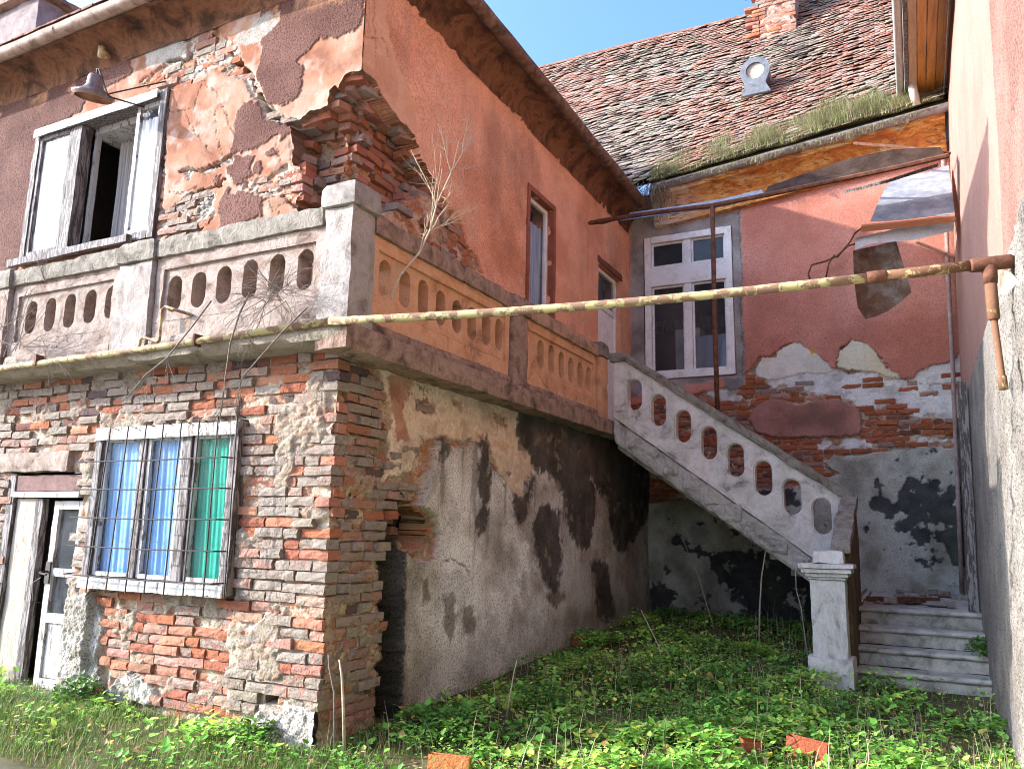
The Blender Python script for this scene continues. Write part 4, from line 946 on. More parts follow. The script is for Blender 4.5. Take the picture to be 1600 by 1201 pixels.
def parapet(ax, u0, u1, ovals, f0, f1, mat, cop, base_mat, seed):
    """one bay: pierced panel, raised border, plinth and coping. f0 outer face, f1 inner face"""
    to3 = (lambda u, v, w: (u, w, v)) if ax == 1 else (lambda u, v, w: (w, u, v))
    so = 1 if f1 > f0 else -1
    zo0, zo1 = 3.115, 3.415
    holes = []
    for i_, c in enumerate(ovals):   # worn by hand and frost, no two quite alike
        r_ = random.Random(seed*31+i_); st_ = stadium(c, (zo0+zo1)/2+.012*math.sin(c*3+seed), .150+r_.uniform(-.006, .010), zo1-zo0+r_.uniform(-.012, .012)); ch_ = r_.uniform(0, 6.28)
        holes.append([(a+(a-c)*.035*math.sin(3*k_+ch_)+r_.uniform(-.0025, .0025), b+r_.uniform(-.0025, .0025)) for k_, (a, b) in enumerate(st_)])
    mb = MB().extr([(u0, 2.90), (u1, 2.90), (u1, ZCB), (u0, ZCB)], to3, f0+so*.022, f1, holes); o = mb.out('parapet_panel', mat, BAL)
    # border standing proud of the pierced field
    b0, b1 = u0+.08, u1-.08
    MB().extr(dens([(u0, 2.90), (u1, 2.90), (u1, ZCB), (u0, ZCB)], .04), lambda u, v, w: tuple(np.array(to3(u, v, w))+.012*(vn3(np.array([[u*14, v*14, w*14]]), seed)-.5)), f0, f0+so*.024, [dens([(b0, 3.03), (b1, 3.03), (b1, 3.465), (b0, 3.465)])]).out('border', mat, o)
    def bx(n, m, a, b, z0, z1, amp, sd): (MB().rbox(u0, u1, min(a, b), max(a, b), z0, z1, .05, amp, 8, sd) if ax == 1 else MB().rbox(min(a, b), max(a, b), u0, u1, z0, z1, .05, amp, 8, sd)).out(n, m, BAL)
    bx('plinth', base_mat, f0-so*.03, f1, 2.812, 2.90, .008, seed+1); bx('coping', cop, f0-so*.035, f1+so*.03, ZCB, ZT, .007, seed+2)
    return o
fa, fb = -.175, -.0
parapet(1, -1.79, -.055, [-1.59, -1.32, -1.05, -.78, -.51, -.24], fa, fb, M['conc_pale'], M['conc_cop'], M['conc_pale'], 3)
parapet(1, -3.72, -2.25, [-3.46, -3.185, -2.91, -2.635, -2.36], fa, fb, M['conc_pale'], M['conc_cop'], M['conc_pale'], 8)
ga, gb = .175, .0
parapet(0, .075, 2.27, [.275, .535, .795, 1.06, 1.325, 1.585, 1.845, 2.10], ga, gb, M['conc_org'], M['conc_brown'], M['conc_brown'], 13)
parapet(0, 2.64, 4.62, [3.04, 3.316, 3.592, 3.868, 4.144, 4.42], ga, gb, M['conc_org'], mat_mix('pale_orange_coping', [(.18, .11, .07), (.38, .235, .15), (.45, .30, .20)], 6, .94, .6, .012), M['conc_brown'], 17)
def post(x0, x1, y0, y1, zt, mat, capm, taper=.0, seed=1):
    cx, cy = (x0+x1)/2, (y0+y1)/2
    def tp(P):
        P = P.copy(); k = 1+taper*(zt-.18-P[:, 2]); P[:, 0] = cx+(P[:, 0]-cx)*k; P[:, 1] = cy+(P[:, 1]-cy)*k; return P
    o = MB().rbox(x0, x1, y0, y1, ZF-.005, zt-.185, .05, .006, 8, seed, tp).out('post', mat, BAL)
    def pk(P):
        P = P.copy(); t = ss(zt-.06, zt, P[:, 2]); P[:, 0] = cx+(P[:, 0]-cx)*(1-.14*t); P[:, 1] = cy+(P[:, 1]-cy)*(1-.14*t); return P
    MB().rbox(x0-.025, x1+.025, y0-.025, y1+.025, zt-.183, zt, .05, .006, 8, seed+2, pk).out('cap', capm, o); return o
M['post_lit'] = mat_mix('lime_washed_post', [(.12, .088, .072), (.265, .225, .19), (.345, .31, .275), (.24, .168, .128)], 5, .94, .6, .012, 60)
post(-.03, .22, -.215, .045, 3.86, M['post_lit'], mat_mix('pale_cap_stone', [(.115, .093, .074), (.275, .245, .21), (.34, .31, .27)], 6, .94, .6, .012), .16, 21)
post(-2.225, -1.815, -.215, .02, 3.74, M['post_lit'], M['conc_cop'], .06, 25)
post(-4.12, -3.745, -.215, .02, 3.74, M['conc_pale'], M['conc_cop'], .06, 29)
post(.03, .215, 2.295, 2.615, 3.735, M['conc_brown'], M['conc_brown'], .0, 33)
post(.02, .225, 4.645, 4.90, 3.77, M['conc_org'], M['conc_cop'], .03, 37)

# ================================================================ outside stair
ST = thing('stone_staircase', (2.2, 5.2, .15), 'weathered stone stair with raking pierced parapet climbing to the balcony', 'staircase')
YS = 4.93
def zl(x, a, b): return a[1]+(b[1]-a[1])*(x-a[0])/(b[0]-a[0])
cT0, cT1 = (.44, 3.66), (3.0, 1.885)
def copz(x): return zl(x, cT0, cT1) if x > .44 else 3.66
ov = [stadium(.555+.3025*i, 3.12-.2093*i, .185, .385) for i in range(8)]
pl = lambda x: zl(x, (.28, 2.9), (2.5, 1.3))
body = dens([(.30, pl(.30)), (2.86, pl(2.86)), (2.95, copz(2.95)-.10), (.44, copz(.44)-.10), (.30, 3.55)], .08)
sp = MB().extr(body, lambda u, v, w: (u, w, v), YS+.02, YS+.14, ov).out('parapet_panel', M['conc_stair'], ST)
MB().extr(dens([(.30, pl(.30)), (2.86, pl(2.86)), (2.95, copz(2.95)-.10), (.44, copz(.44)-.10), (.30, 3.55)], .08), lambda u, v, w: (u, w, v), YS, YS+.022, [stadium(.555+.3025*i, 3.12-.2093*i, .215, .415) for i in range(8)]).out('border', M['conc_stair'], sp)
def raked(name, mat, pts, y0, y1, th, amp, seed, parent=ST):
    """bar that follows a line of (x, z) points, thickness th measured down"""
    V = []; mb = MB(); L = [0]
    for a, b in zip(pts[:-1], pts[1:]): L.append(L[-1]+math.dist(a, b))
    px_ = [p[0] for p in pts]; pz_ = [p[1] for p in pts]
    def fn(P):
        x = np.interp(P[:, 0], L, px_); z = np.interp(P[:, 0], L, pz_); Q = P.copy(); Q[:, 0] = x; Q[:, 2] = z+P[:, 2]; return rough(Q, amp*.8, 6, seed)
    mb.rbox(0, L[-1], y0, y1, -th, 0, .05, amp, 8, seed, fn); return mb.out(name, mat, parent)
raked('coping', M['conc_cop'], [(.235, 3.665), (.44, 3.665), (3.0, 1.885)], YS-.045, YS+.19, .115, .008, 3)
raked('string_moulding', M['conc_stair'], [(.285, 2.905), (2.62, 1.222)], YS-.025, YS+.12, .055, .005, 7)
def strf(P):
    Q = rough(P, .012, 5, 41); return Q
raked('string', M['conc_grey'], [(.285, 2.845), (2.62, 1.165)], YS-.008, YS+.13, .30, .012, 11)
# saw-tooth of broken render along the string
for k in range(9):
    x = .42+.24*k; z = pl(x)-.13
    MB().rbox(x, x+.20, YS-.022-.006*(k % 3), YS+.0, z-.22, z-.05+.03*(k % 2), .035, .012, 12, 50+k).out('render_scale', M['conc_grey'], ST)
# flight behind the parapet: sloping slab and its steps
raked('flight_slab', M['conc_grey'], [(.28, 2.62), (2.95, .80)], YS+.141, 7.15, .16, .006, 15)
for k in range(12):
    z = 2.80-.170*(k+1); x = .30+.222*k
    slab(ST, 'step', M['step'], x, x+.262, YS+.145, 7.16, z-.10, z+.0, .005, .2, 60+k)
# landing and the five steps that face the yard
slab(ST, 'landing', M['step'], 3.02, 4.16, 4.55, 7.17, .55, .757, .006, .12, 75)
for k in range(4):
    yy, z = 3.70+.27*k, .28+.16*k
    s_ = MB().rbox(3.02, 4.15, yy+.035, (yy+.30 if k < 3 else 4.60), z-.16, z-.045, .06, .005, 8, 80+k).out('step', M['step'], ST)
    n = 10; prof = [(yy+.033-.033*math.sin(math.pi*i/8), z-.043*(1-0)-.0+.0435*(1-math.cos(math.pi*i/8))/2*1.0) for i in range(9)]
    prof = [(p[0], z-.045+(p[1]-(z-.043))*1.03) for p in prof]+[(yy+.31 if k < 3 else 4.59, z), (yy+.31 if k < 3 else 4.59, z-.044)]
    xs = np.linspace(2.995, 4.16, 26); V = []; F = []; m_ = len(prof)
    for i, x in enumerate(xs):
        for (a, b) in prof:
            j = (vn3(np.array([[x*7, a*20, b*20]]), 90+k)[0]-.5)*.012; V.append((x, a+j, b+j*.8))
    for i in range(len(xs)-1):
        for j in range(m_): F.append((i*m_+j, i*m_+(j+1) % m_, (i+1)*m_+(j+1) % m_, (i+1)*m_+j))
    F += [tuple(range(m_))[::-1], tuple(range((len(xs)-1)*m_, len(xs)*m_))]
    mk('nosing', V, F, M['step'], s_, False)
MB().rbox(3.05, 3.95, 3.30, 3.70, .02, .13, .06, .012, 6, 88).out('step', M['step'], ST)
# flank wall beside those steps, then the pier
def flk(P):
    Q = P.copy(); t = np.clip((P[:, 1]-3.66)/(YS-3.66), 0, 1); top = 1.24+t*.60; Q[:, 2] = .05+(P[:, 2]-.05)*(top-.05)/1.0; return rough(Q, .008, 5, 61)
MB().rbox(2.88, 3.018, 3.66, YS-.002, .05, 1.05, .06, .006, 8, 91, flk).out('flank_wall', mat_mix('brown_stained_render', [(.05, .034, .02), (.13, .085, .05), (.20, .145, .095)], 4, .94, .6, .012, 50, .2, 0, (1, 1, .4)), ST)
def flc(P):
    Q = P.copy(); t = (P[:, 1]-3.52)/(YS-3.52); Q[:, 2] = P[:, 2]+1.30+t*.56; return rough(Q, .008, 6, 63)
MB().rbox(2.86, 3.035, 3.62, YS-.05, -.05, .045, .05, .008, 9, 93, flc).out('coping', M['conc_cop'], ST)
pier = MB().rbox(2.69, 2.985, 3.40, 3.655, .40, 1.065, .05, .005, 8, 95).out('pier', M['conc_pier'] if 'conc_pier' in M else mat_mix('peeling_limewash', [(.26, .23, .20), (.50, .47, .43), (.60, .57, .53), (.40, .37, .34)], 7, .9, .6, .008, 50, .2, 0, (1, 1, .5)), ST)
pm = pier.data.materials[0]
MB().rbox(2.645, 3.025, 3.36, 3.70, .05, .405, .05, .008, 8, 96).out('pier_base', pm, pier)
for a, za, zb in ((.012, 1.066, 1.09), (.035, 1.091, 1.125), (.065, 1.126, 1.165), (.085, 1.166, 1.205)):
    MB().rbox(2.69-a, 2.985+a, 3.40-a, 3.655+a*.3, za, zb, .05, .004, 9, 97).out('capital', pm, pier)
MB().rbox(2.72, 2.98, 3.42, 3.66, 1.206, 1.32, .05, .008, 9, 99).out('capital', pm, pier)
# drain pipe in the far corner of the landing
C = thing('corner_pipe', (4.12, 7.05, .8), 'old painted pipe running up the corner beside the right hand wall', 'pipe')
MB().tube([(XD(.76)-.10, 7.08, .78), (XD(2)-.09, 7.09, 2.0), (XD(4)-.08, 7.10, 4.0), (XD(6.4)-.07, 7.10, 6.5)], .028, 8).out('pipe_length', mat_mix('pink_grey_pipe', [(.20, .12, .10), (.42, .33, .30)], 8, .8, .3, .004), C, True)
MB().rbox(XD(.8)-.15, XD(.8)-.06, 4.62, 4.70, .76, 3.0, .1, .004, 8, 101, lambda P: P+np.stack([.028*(P[:, 2]-.8), np.zeros(len(P)), np.zeros(len(P))], 1)).out('corner_batten', M['wood_grey'], C)

# ================================================================ gas pipe
G = thing('gas_pipe', (0.2, -.3, 2.75), 'yellow gas pipe running along the balcony and across the yard', 'pipe')
pe = PZ(1545, 412, 2.9); pA = PY(506, 503, -.31); p0 = PY(0, 576, -.31)
pL = np.array([p0[0]-1.2, -.31, p0[2]-.015]); pM = p0+(pA-p0)*.5+np.array([0, 0, -.008])
MB().tube([pL, p0, pM, pA+np.array([.05, 0, 0])], .026, 10).out('pipe_length', M['pipe'], G, True)
q = [pA+np.array([.05, 0, 0])+(pe-pA-np.array([.05, 0, 0]))*t+np.array([0, 0, -.045*math.sin(math.pi*t)]) for t in np.linspace(0, .86, 12)]
MB().tube(q, .0275, 10).out('pipe_length', M['pipe'], G, True)
q2 = [q[-1], q[-1]+(pe-q[-1])*.5, pe+np.array([-.06, -.005, 0])]
MB().tube(q2, .029, 10).out('pipe_length', M['pipe_rust'], G, True)
dr = (pe-q[-1]); dr = dr/np.linalg.norm(dr)
tee = MB().tube([pe-dr*.09, pe-dr*.08, pe+dr*.10, pe+dr*.11], [.034, .038, .038, .034], 12); tee.tube([pe, pe+np.array([.0, 0, -.07]), pe+np.array([0, 0, -.11])], [.036, .037, .034], 12)
MB().tube([q[-1]-dr*.05, q[-1]-dr*.045, q[-1]+dr*.045, q[-1]+dr*.05], [.030, .035, .035, .030], 12).out('coupling', M['rust'], G, True); tee.tube([pe+dr*.10, pe+dr*.7], .029, 10); tee.out('tee', M['rust'], G, True)
MB().tube([pe+np.array([0, 0, -.10]), pe+np.array([.0, 0, -.30]), pe+np.array([0, 0, -.31])], [.030, .030, .02], 10).out('drop_pipe', M['pipe_rust'], G, True)
MB().tube([pe+np.array([0, 0, -.30]), pe+np.array([.012, 0, -.60]), pe+np.array([.012, 0, -.61]), pe+np.array([.014, 0, -.68])], [.016, .016, .022, .022], 10).out('drop_pipe', M['pipe_rust'], G, True)
b = [PY(x, y, -.25) for x, y in ((283, 487), (258, 479), (253, 484), (249, 532), (246, 534), (224, 527), (219, 530), (217, 548))]
b = [np.array(b[0])+np.array([0, .22, 0])]+b
MB().tube(b, .0125, 8).out('branch_pipe', M['pipe'], G, True)
for x in (-3.0, -1.1): MB().rbox(x-.012, x+.012, -.345, -.27, 2.745, 2.835, .03, .001).out('bracket', M['rust'], G)

# ================================================================ lamp on the street wall
LC = PY(146, 148, .02)
LM = thing('wall_lamp', tuple(PY(168, 168, .30)), 'rusty enamel bell lamp hanging over the upstairs window', 'lamp')
def lathe(prof, c, tilt, n=28):
    R = Matrix.Rotation(tilt[0], 3, 'X') @ Matrix.Rotation(tilt[1], 3, 'Y'); V = []; F = []; m_ = len(prof)
    for i in range(n):
        a = 2*math.pi*i/n
        for r, z in prof:
            p = R @ Vector((r*math.cos(a), r*math.sin(a), z)); V.append((c[0]+p.x, c[1]+p.y, c[2]+p.z))
    for i in range(n):
        for j in range(m_-1): F.append((i*m_+j, ((i+1) % n)*m_+j, ((i+1) % n)*m_+j+1, i*m_+j+1))
    return V, F
V, F = lathe([(.165, -.035), (.185, -.015), (.19, 0), (.17, .012), (.10, .05), (.075, .085), (.068, .16), (.055, .19), (.02, .20), (0, .20)], LC, (.12, .20)); mk('shade', V, F, mat_mix('dark_enamel', [(.09, .055, .045), (.20, .14, .12), (.30, .23, .20)], 9, .5, .4, .005, 50, .4), LM, True)
V, F = lathe([(0, .075), (.05, .07), (.06, .045), (.10, .032), (.16, .0), (.18, -.012), (.163, -.037)], LC, (.12, .20)); mk('reflector', V, F, mat_mix('rusty_reflector', [(.10, .035, .02), (.30, .14, .08), (.42, .26, .18)], 8, .6, .3, .004), LM, True)
tp = np.array(LC)+np.array([.04, -.02, .20]); wl_ = np.array(PY(172, 165, .0))
MB().tube([tp, tp+np.array([0, 0, .05]), tp+np.array([.03, 0, .04]), LC+np.array([.22, .0, -.06]), LC+np.array([.225, .02, -.07]), (LC[0]+.30, YAU-.0, LC[2]-.03)], .008, 7).out('bracket', M['iron'], LM)
MB().tube([(LC[0]+.62, YAU-.01, LC[2]+.16), LC+np.array([.22, 0, -.05])], .007, 6).out('bracket', M['iron'], LM)
IN = PY(161, 84, .25); o = MB().tube([IN+np.array([0, .1, 0]), IN, IN+np.array([0, -.03, .0])], [.02, .045, .03], 10); o.tube([IN+np.array([0, -.02, -.05]), IN+np.array([0, -.02, .06])], [.03, .038], 10)
o.out('cable_insulator', mat_mix('old_cream_porcelain', [(.30, .20, .08), (.62, .50, .28)], 12, .5, .2, .003), None, True, label='small cream insulator under the eave above the lamp', cat='insulator')

# ================================================================ eaves and roof of the wing
def extrude_profile(name, mat, parent, prof, ax, u0, u1, seg=.08, amp=.01, seed=1, fn=None, smooth=False):
    """closed or open outline of (offset, z) swept along x (ax=1) or y (ax=0)"""
    n = max(2, int((u1-u0)/seg)); us = np.linspace(u0, u1, n+1); prof = np.array(prof); m_ = len(prof)
    P = np.zeros((n+1, m_, 3))
    if ax == 1: P[..., 0] = us[:, None]; P[..., 1] = prof[None, :, 0]
    else: P[..., 1] = us[:, None]; P[..., 0] = prof[None, :, 0]
    P[..., 2] = prof[None, :, 1]; P = P.reshape(-1, 3)
    if amp: P = P+np.stack([(vn3(P*5, seed+k)-.5)*2*amp+(vn3(P*17, seed+5+k)-.5)*amp for k in range(3)], 1)
    if fn: P = fn(P)
    idx = np.arange((n+1)*m_).reshape(n+1, m_)
    F = np.stack([idx[:-1, :-1], idx[1:, :-1], idx[1:, 1:], idx[:-1, 1:]], -1).reshape(-1, 4)
    return mkfast(name, P, F, mat, parent, smooth)
M['eave'] = mat_mix('stained_eave_plaster', [(.025, .016, .011), (.10, .046, .025), (.22, .10, .05), (.07, .034, .02)], 3.5, .95, .7, .014, 50)
def cove(o0, o1, z0, z1, k=7): return [(o0+(o1-o0)*(1-math.cos(math.pi/2*i/k)), z0+(z1-z0)*math.sin(math.pi/2*i/k)) for i in range(k+1)]
extrude_profile('eave_cove', M['eave'], WING, cove(YAU-.012, .06, 6.05, 6.31), 1, -6.6, .13, .06, .012, 3)
extrude_profile('eave_cove', M['eave'], WING, cove(XBU+.014, .045, 6.12, 6.40), 0, -.02, 7.1, .06, .012, 5)
def gut(r, k=8): return [(r*math.cos(math.pi+math.pi*i/k), r*math.sin(math.pi+math.pi*i/k)) for i in range(k+1)]
def gutter(parent, ax, off, z, u0, u1, r, mat, fn=None, seams=()):
    pr = [(off+a, z+b) for a, b in gut(r)]; pr2 = [(off+a*.93, z+b*.93) for a, b in gut(r)][::-1]
    g_ = extrude_profile('gutter', mat, parent, [(off-r*1.08, z+.012)]+pr+[(off+r*1.08, z+.012)]+pr2, ax, u0, u1, .12, .004, 9, fn, True)
    for u in seams:
        pr3 = [(off+a*1.10, z+b*1.10) for a, b in gut(r)]
        extrude_profile('gutter_joint', mat, g_, pr3, ax, u, u+.035, .035, .001, 9, fn, True)
    return g_
gutter(WING, 1, -.015, 6.345, -6.7, .1, .072, M['gutterA'], None, (-5.3, -3.9, -2.6, -1.2))
gutter(WING, 0, .115, 6.44, -.03, 6.9, .072, mat_mix('rusty_brown_gutter', [(.05, .026, .017), (.15, .082, .052), (.27, .175, .125)], 8, .75, .4, .006, 60, .3, .1), None, (.6, 1.9, 3.2, 4.6, 6.0))
n = 90; gx = np.linspace(-9, .12, n); gy = np.linspace(-.03, 9.5, n); GX, GY = np.meshgrid(gx, gy, indexing='ij')
GZ = np.minimum(np.minimum(6.43+.72*(GY+.03), 6.47+.72*(.12-GX)), 8.45)
idx = np.arange(n*n).reshape(n, n); F = np.stack([idx[:-1, :-1], idx[1:, :-1], idx[1:, 1:], idx[:-1, 1:]], -1).reshape(-1, 4)
M['rooftile'] = mat_mix('old_clay_roof', [(.10, .05, .035), (.26, .125, .08), (.36, .20, .14)], 9, .9, .6, .02, 40)
mkfast('roof', np.stack([GX, GY, GZ], -1).reshape(-1, 3), F, M['rooftile'], WING)
mkfast('roof_underside', np.stack([GX, GY, np.minimum(GZ-.05, GZ)], -1).reshape(-1, 3), F[:, ::-1], M['wood_grey'], WING)
R = random.Random(3)
for k in range(34): # edge tiles over the street gutter that show against the sky
    x = -6.6+.185*k
    MB().rbox(x, x+.175, -.075, .22, 6.435+R.uniform(-.006, .006), 6.455+R.uniform(0, .008), .09, .003, 9, k, lambda P: P+np.stack([np.zeros(len(P)), np.zeros(len(P)), .72*(P[:, 1]+.03)], 1)).out('edge_tile', M['rooftile'], WING)
ch = MB().rbox(-8.9, -7.55, 1.75, 2.7, 7.0, 9.12, .15, .012).out('chimney', mat_mix('mauve_chimney_render', [(.15, .11, .105), (.27, .215, .20), (.32, .265, .25)], 4, .95, .6, .012), WING)
MB().rbox(-9.02, -7.43, 1.63, 2.82, 9.122, 9.22, .12, .012).out('chimney_cap', M['conc_brown'], ch)

# ================================================================ roof of the main house
def ze(x): return 6.575+.098*x
ye, yr, zr = 6.74, 11.0, 12.1
def roofP(x, t):  # t 0 at the eave, 1 at the ridge
    x = np.asarray(x, float); t = np.asarray(t, float)
    z0 = ze(x)+.17; sag = -.10*np.sin(math.pi*t)*(1+.4*np.sin(x*1.1))+.045*(fbm(x*.9+5, t*4, 900, 3)-.5)
    return np.stack([x+0*t, ye+(yr-ye)*t+0*x, z0+(zr-.02*x-z0)*t+sag], -1)
n1, n2 = 60, 40; RX, RT = np.meshgrid(np.linspace(-5.2, 4.6, n1), np.linspace(0, 1, n2), indexing='ij')
idx = np.arange(n1*n2).reshape(n1, n2); F = np.stack([idx[:-1, :-1], idx[1:, :-1], idx[1:, 1:], idx[:-1, 1:]], -1).reshape(-1, 4)
RP = roofP(RX, RT).reshape(-1, 3); RP[:, 2] -= .03
roofC = mkfast('roof', RP, F, M['dark'], MAIN)
slopeL = math.hypot(yr-ye, zr-6.8)
def tile_mesh(seed):
    r = np.random.default_rng(seed); w, L, th = .160, .21, .013
    out = [(-w/2, 0), (w/2, 0), (w/2, -L+.020), (w*.30, -L+.003), (0, -L), (-w*.30, -L+.004), (-w/2, -L+.022)]
    V = [(x+r.normal(0, .001), y, th+r.normal(0, .0012)) for x, y in out]+[(x, y, 0) for x, y in out]
    n = len(out); F = [tuple(range(n))[::-1]]+[(i, (i+1) % n, (i+1) % n+n, i+n) for i in range(n)]
    me = bpy.data.meshes.new('tile'); me.from_pydata(V, [], F); me.update(); me.materials.append(M['tilecol']); return me
TL = [tile_mesh(i) for i in range(4)]
TC = [(.37, .19, .135), (.40, .235, .18), (.34, .195, .15), (.36, .26, .205), (.34, .285, .225), (.41, .295, .24), (.26, .23, .18), (.36, .31, .245), (.14, .11, .09)]
R = random.Random(5); tiles = []
rows = int(slopeL/.088)
for j in range(rows):
    t = (j+.9)*.088/slopeL
    if t > .995: break
    x = -4.6+(.08 if j % 2 else 0)
    while x < 4.30:
        # hidden behind the wing: skip what the wing's own eave covers
        p = roofP(x, t)
        d = RM @ (p-CAMPOS); sx = 800+FPX*d[0]/d[2]; sy = 600.5-FPX*d[1]/d[2]
        vis = sx > 760 and sy > -60 and (sx-800)*1.12+70 > (0 if sy < 100 else (sy-100)*.82)-30
        if vis: tiles.append((x, t, d[2]))
        x += .163
tiles.sort(key=lambda q: q[2])
ev = 1e-3; jv = []; jf = []; jc = []; nn = 0; offM = OFF[MAIN]
for k, (x, t, _) in enumerate(tiles):
    p = roofP(x, t); ex = roofP(x+ev, t)-roofP(x-ev, t); et = roofP(x, t+ev)-roofP(x, t-ev)
    ex = Vector(ex).normalized(); et = Vector(et).normalized(); nz = ex.cross(et).normalized()
    # each tile rides on the two below it, so it tips up towards its foot
    tl = Matrix.Rotation(-.27+R.gauss(0, .05), 3, ex) @ Matrix.Rotation(R.gauss(0, .03), 3, nz) @ Matrix.Rotation(R.gauss(0, .035), 3, et)
    base = Matrix((ex, et, nz)).transposed(); mt = tl @ base
    wet = fbm(np.array([x*.9]), np.array([t*5]), 950, 4)[0]
    c = R.choice(TC[:6] if wet < .52 else TC[3:]); c = vary(c, R, .18)
    if t < .05: c = tuple(.6*a+.4*b for a, b in zip(c, (.12, .14, .05)))
    pos = Vector(p)+nz*(.002+R.uniform(0, .006))+et*R.gauss(.10, .009); me = R.choice(TL)
    if k < 300:
        o = bpy.data.objects.new('tile', me); COL.objects.link(o); o.parent = roofC; m4 = mt.to_4x4(); m4.translation = pos-Vector(offM); o.matrix_local = m4; o.color = (*c, 1)
    else:
        vs = [mt @ v.co+pos for v in me.vertices]; jv += [tuple(v) for v in vs]; jf += [[i+nn for i in q.vertices] for q in me.polygons]; nn += len(vs); jc += [c]*len(vs)
o = mk('tile', jv, jf, M['tileattr'], roofC, False, jc); o['kind'] = 'stuff'
for k in range(46): # ridge tiles
    x = -5.0+.21*k; p = roofP(x, 1.0); R_ = random.Random(k)
    V = []; F = []
    for i in range(2):
        for j in range(7):
            a = math.pi*j/6; rr = .10*(1-.08*i); V.append((x+.23*i, p[1]+rr*math.cos(a), p[2]-.05+rr*math.sin(a)+R_.uniform(-.004, .004)))
    F = [(j, j+1, j+8, j+7) for j in range(6)]
    if x < 2.2: mk('ridge_tile', V, F, M['rooftile'], roofC)
# round vent in the roof
vp = roofP(1.66, .335); vp = PY(1180, 112, vp[1]-.12); tt = .335
def arc(cx, cz, r, a0, a1, n): return [(cx+r*math.cos(a0+(a1-a0)*i/n), cz+r*math.sin(a0+(a1-a0)*i/n)) for i in range(n+1)]
M['vent'] = mat_mix('blue_grey_vent_metal', [(.06, .065, .08), (.13, .138, .15), (.19, .198, .205)], 7, .6, .3, .006, 50, .3, .1)
fr = arc(vp[0], vp[2], 0.240, math.radians(-30), math.radians(210), 26)+[(vp[0]-0.160, vp[2]-0.240), (vp[0]-0.240, vp[2]-0.416), (vp[0]+0.240, vp[2]-0.416), (vp[0]+0.160, vp[2]-0.240)]
RV = MB().extr(fr, lambda u, v, w: (u, w, v), vp[1]-.04, vp[1]+.03, [arc(vp[0], vp[2], 0.148, 0, 2*math.pi*27/28, 27)]).out('roof_vent', M['vent'], MAIN)
MB().extr(arc(vp[0], vp[2], 0.216, math.radians(-20), math.radians(200), 20), lambda u, v, w: (u, w, v), vp[1]+.031, vp[1]+.95).out('vent_hood', M['vent'], RV)
MB().extr(arc(vp[0], vp[2], 0.146, 0, 2*math.pi*27/28, 27), lambda u, v, w: (u, w, v), vp[1]-.005, vp[1]+.02).out('vent_door', mat_mix('pink_vent_board', [(.34, .24, 0.160), (0.416, .42, .38)], 8, .85, .4, .006, 50, .2, 0, (1, 1, 6)), RV)
# chimney at the ridge
cp = PY(1219, 30, 10.3); cx, cz = cp[0], cp[2]
ck = MB().rbox(cx-.36, cx+.32, 10.0, 10.7, cz-1.4, cz+1.6, .10, .02, 7, 5).out('chimney', mat_mix('crumbling_chimney_brick', [(.18, .075, .05), (.36, .155, .10), (.46, .33, .26), (.55, .47, .40)], 6, .95, .8, .02, 40, .1, 0, (1, 1, 2.5)), MAIN)
def wantK(U, V): return .9
lay(ck, 1, 10.0, cx-.36, cx+.32, cz-.5, cz+1.5, wantK, lambda u, v, R: (vary(R.choice(ORANGE+PINK), R), R.uniform(.1, .7), 0), course=.08, out=.012, seed=51, rot=.03)
# gutter and cornice of the main house
def tiltC(P): Q = P.copy(); Q[:, 2] += .098*P[:, 0]; return Q
gz = 6.66
gutter(MAIN, 1, 6.80, gz, .35, 4.30, .075, M['metal_zinc'], tiltC, (1.2, 2.3, 3.4))
def mat_cornice():
    m, nt, N, L, B = newmat('flaking_orange_cornice'); co = coords(nt, (1, 1, 3)); n1 = noise(nt, co, 3.0, 8, .7, .8); n2 = noise(nt, co, 9, 6, .7, .5); n3 = noise(nt, co, 40, 4, .6)
    g = N.new('ShaderNodeSeparateXYZ'); ge = N.new('ShaderNodeNewGeometry'); L.new(ge.outputs['Position'], g.inputs[0])
    r = ramp(nt, [(.36, (.62, .52, .38)), (.43, (.70, .38, .09)), (.52, (.58, .21, .045)), (.66, (.46, .14, .04))]); L.new(n1, r.inputs[0])
    left = mathn(nt, 'MULTIPLY', stepn(nt, mathn(nt, 'ADD', g.outputs[0], mathn(nt, 'MULTIPLY', n2, 1.6)), 2.0, .9), .9)
    c = mixc(nt, left, r.outputs[0], (.56, .50, .40)); f = stepn(nt, n2, .56, .60); c = mixc(nt, mathn(nt, 'MULTIPLY', f, .8), c, (.26, .13, .06))
    v = mathn(nt, 'MULTIPLY_ADD', n3, .6, .7); cc = N.new('ShaderNodeCombineColor'); [L.new(v, cc.inputs[i]) for i in range(3)]
    L.new(mixc(nt, 1.0, c, cc.outputs[0], 'MULTIPLY'), B.inputs['Base Color']); B.inputs['Roughness'].default_value = .85
    L.new(bump(nt, mathn(nt, 'ADD', f, n2), .8, .012), B.inputs['Normal']); return m
M['cornice'] = mat_cornice()
extrude_profile('cornice', M['cornice'], MAIN, [(7.19, 6.12), (7.10, 6.13), (7.09, 6.20)]+cove(7.08, 6.84, 6.21, 6.52)+[(6.83, 6.55), (6.83, 6.66), (7.2, 6.70)], 1, .20, 4.26, .05, .010, 33, tiltC)

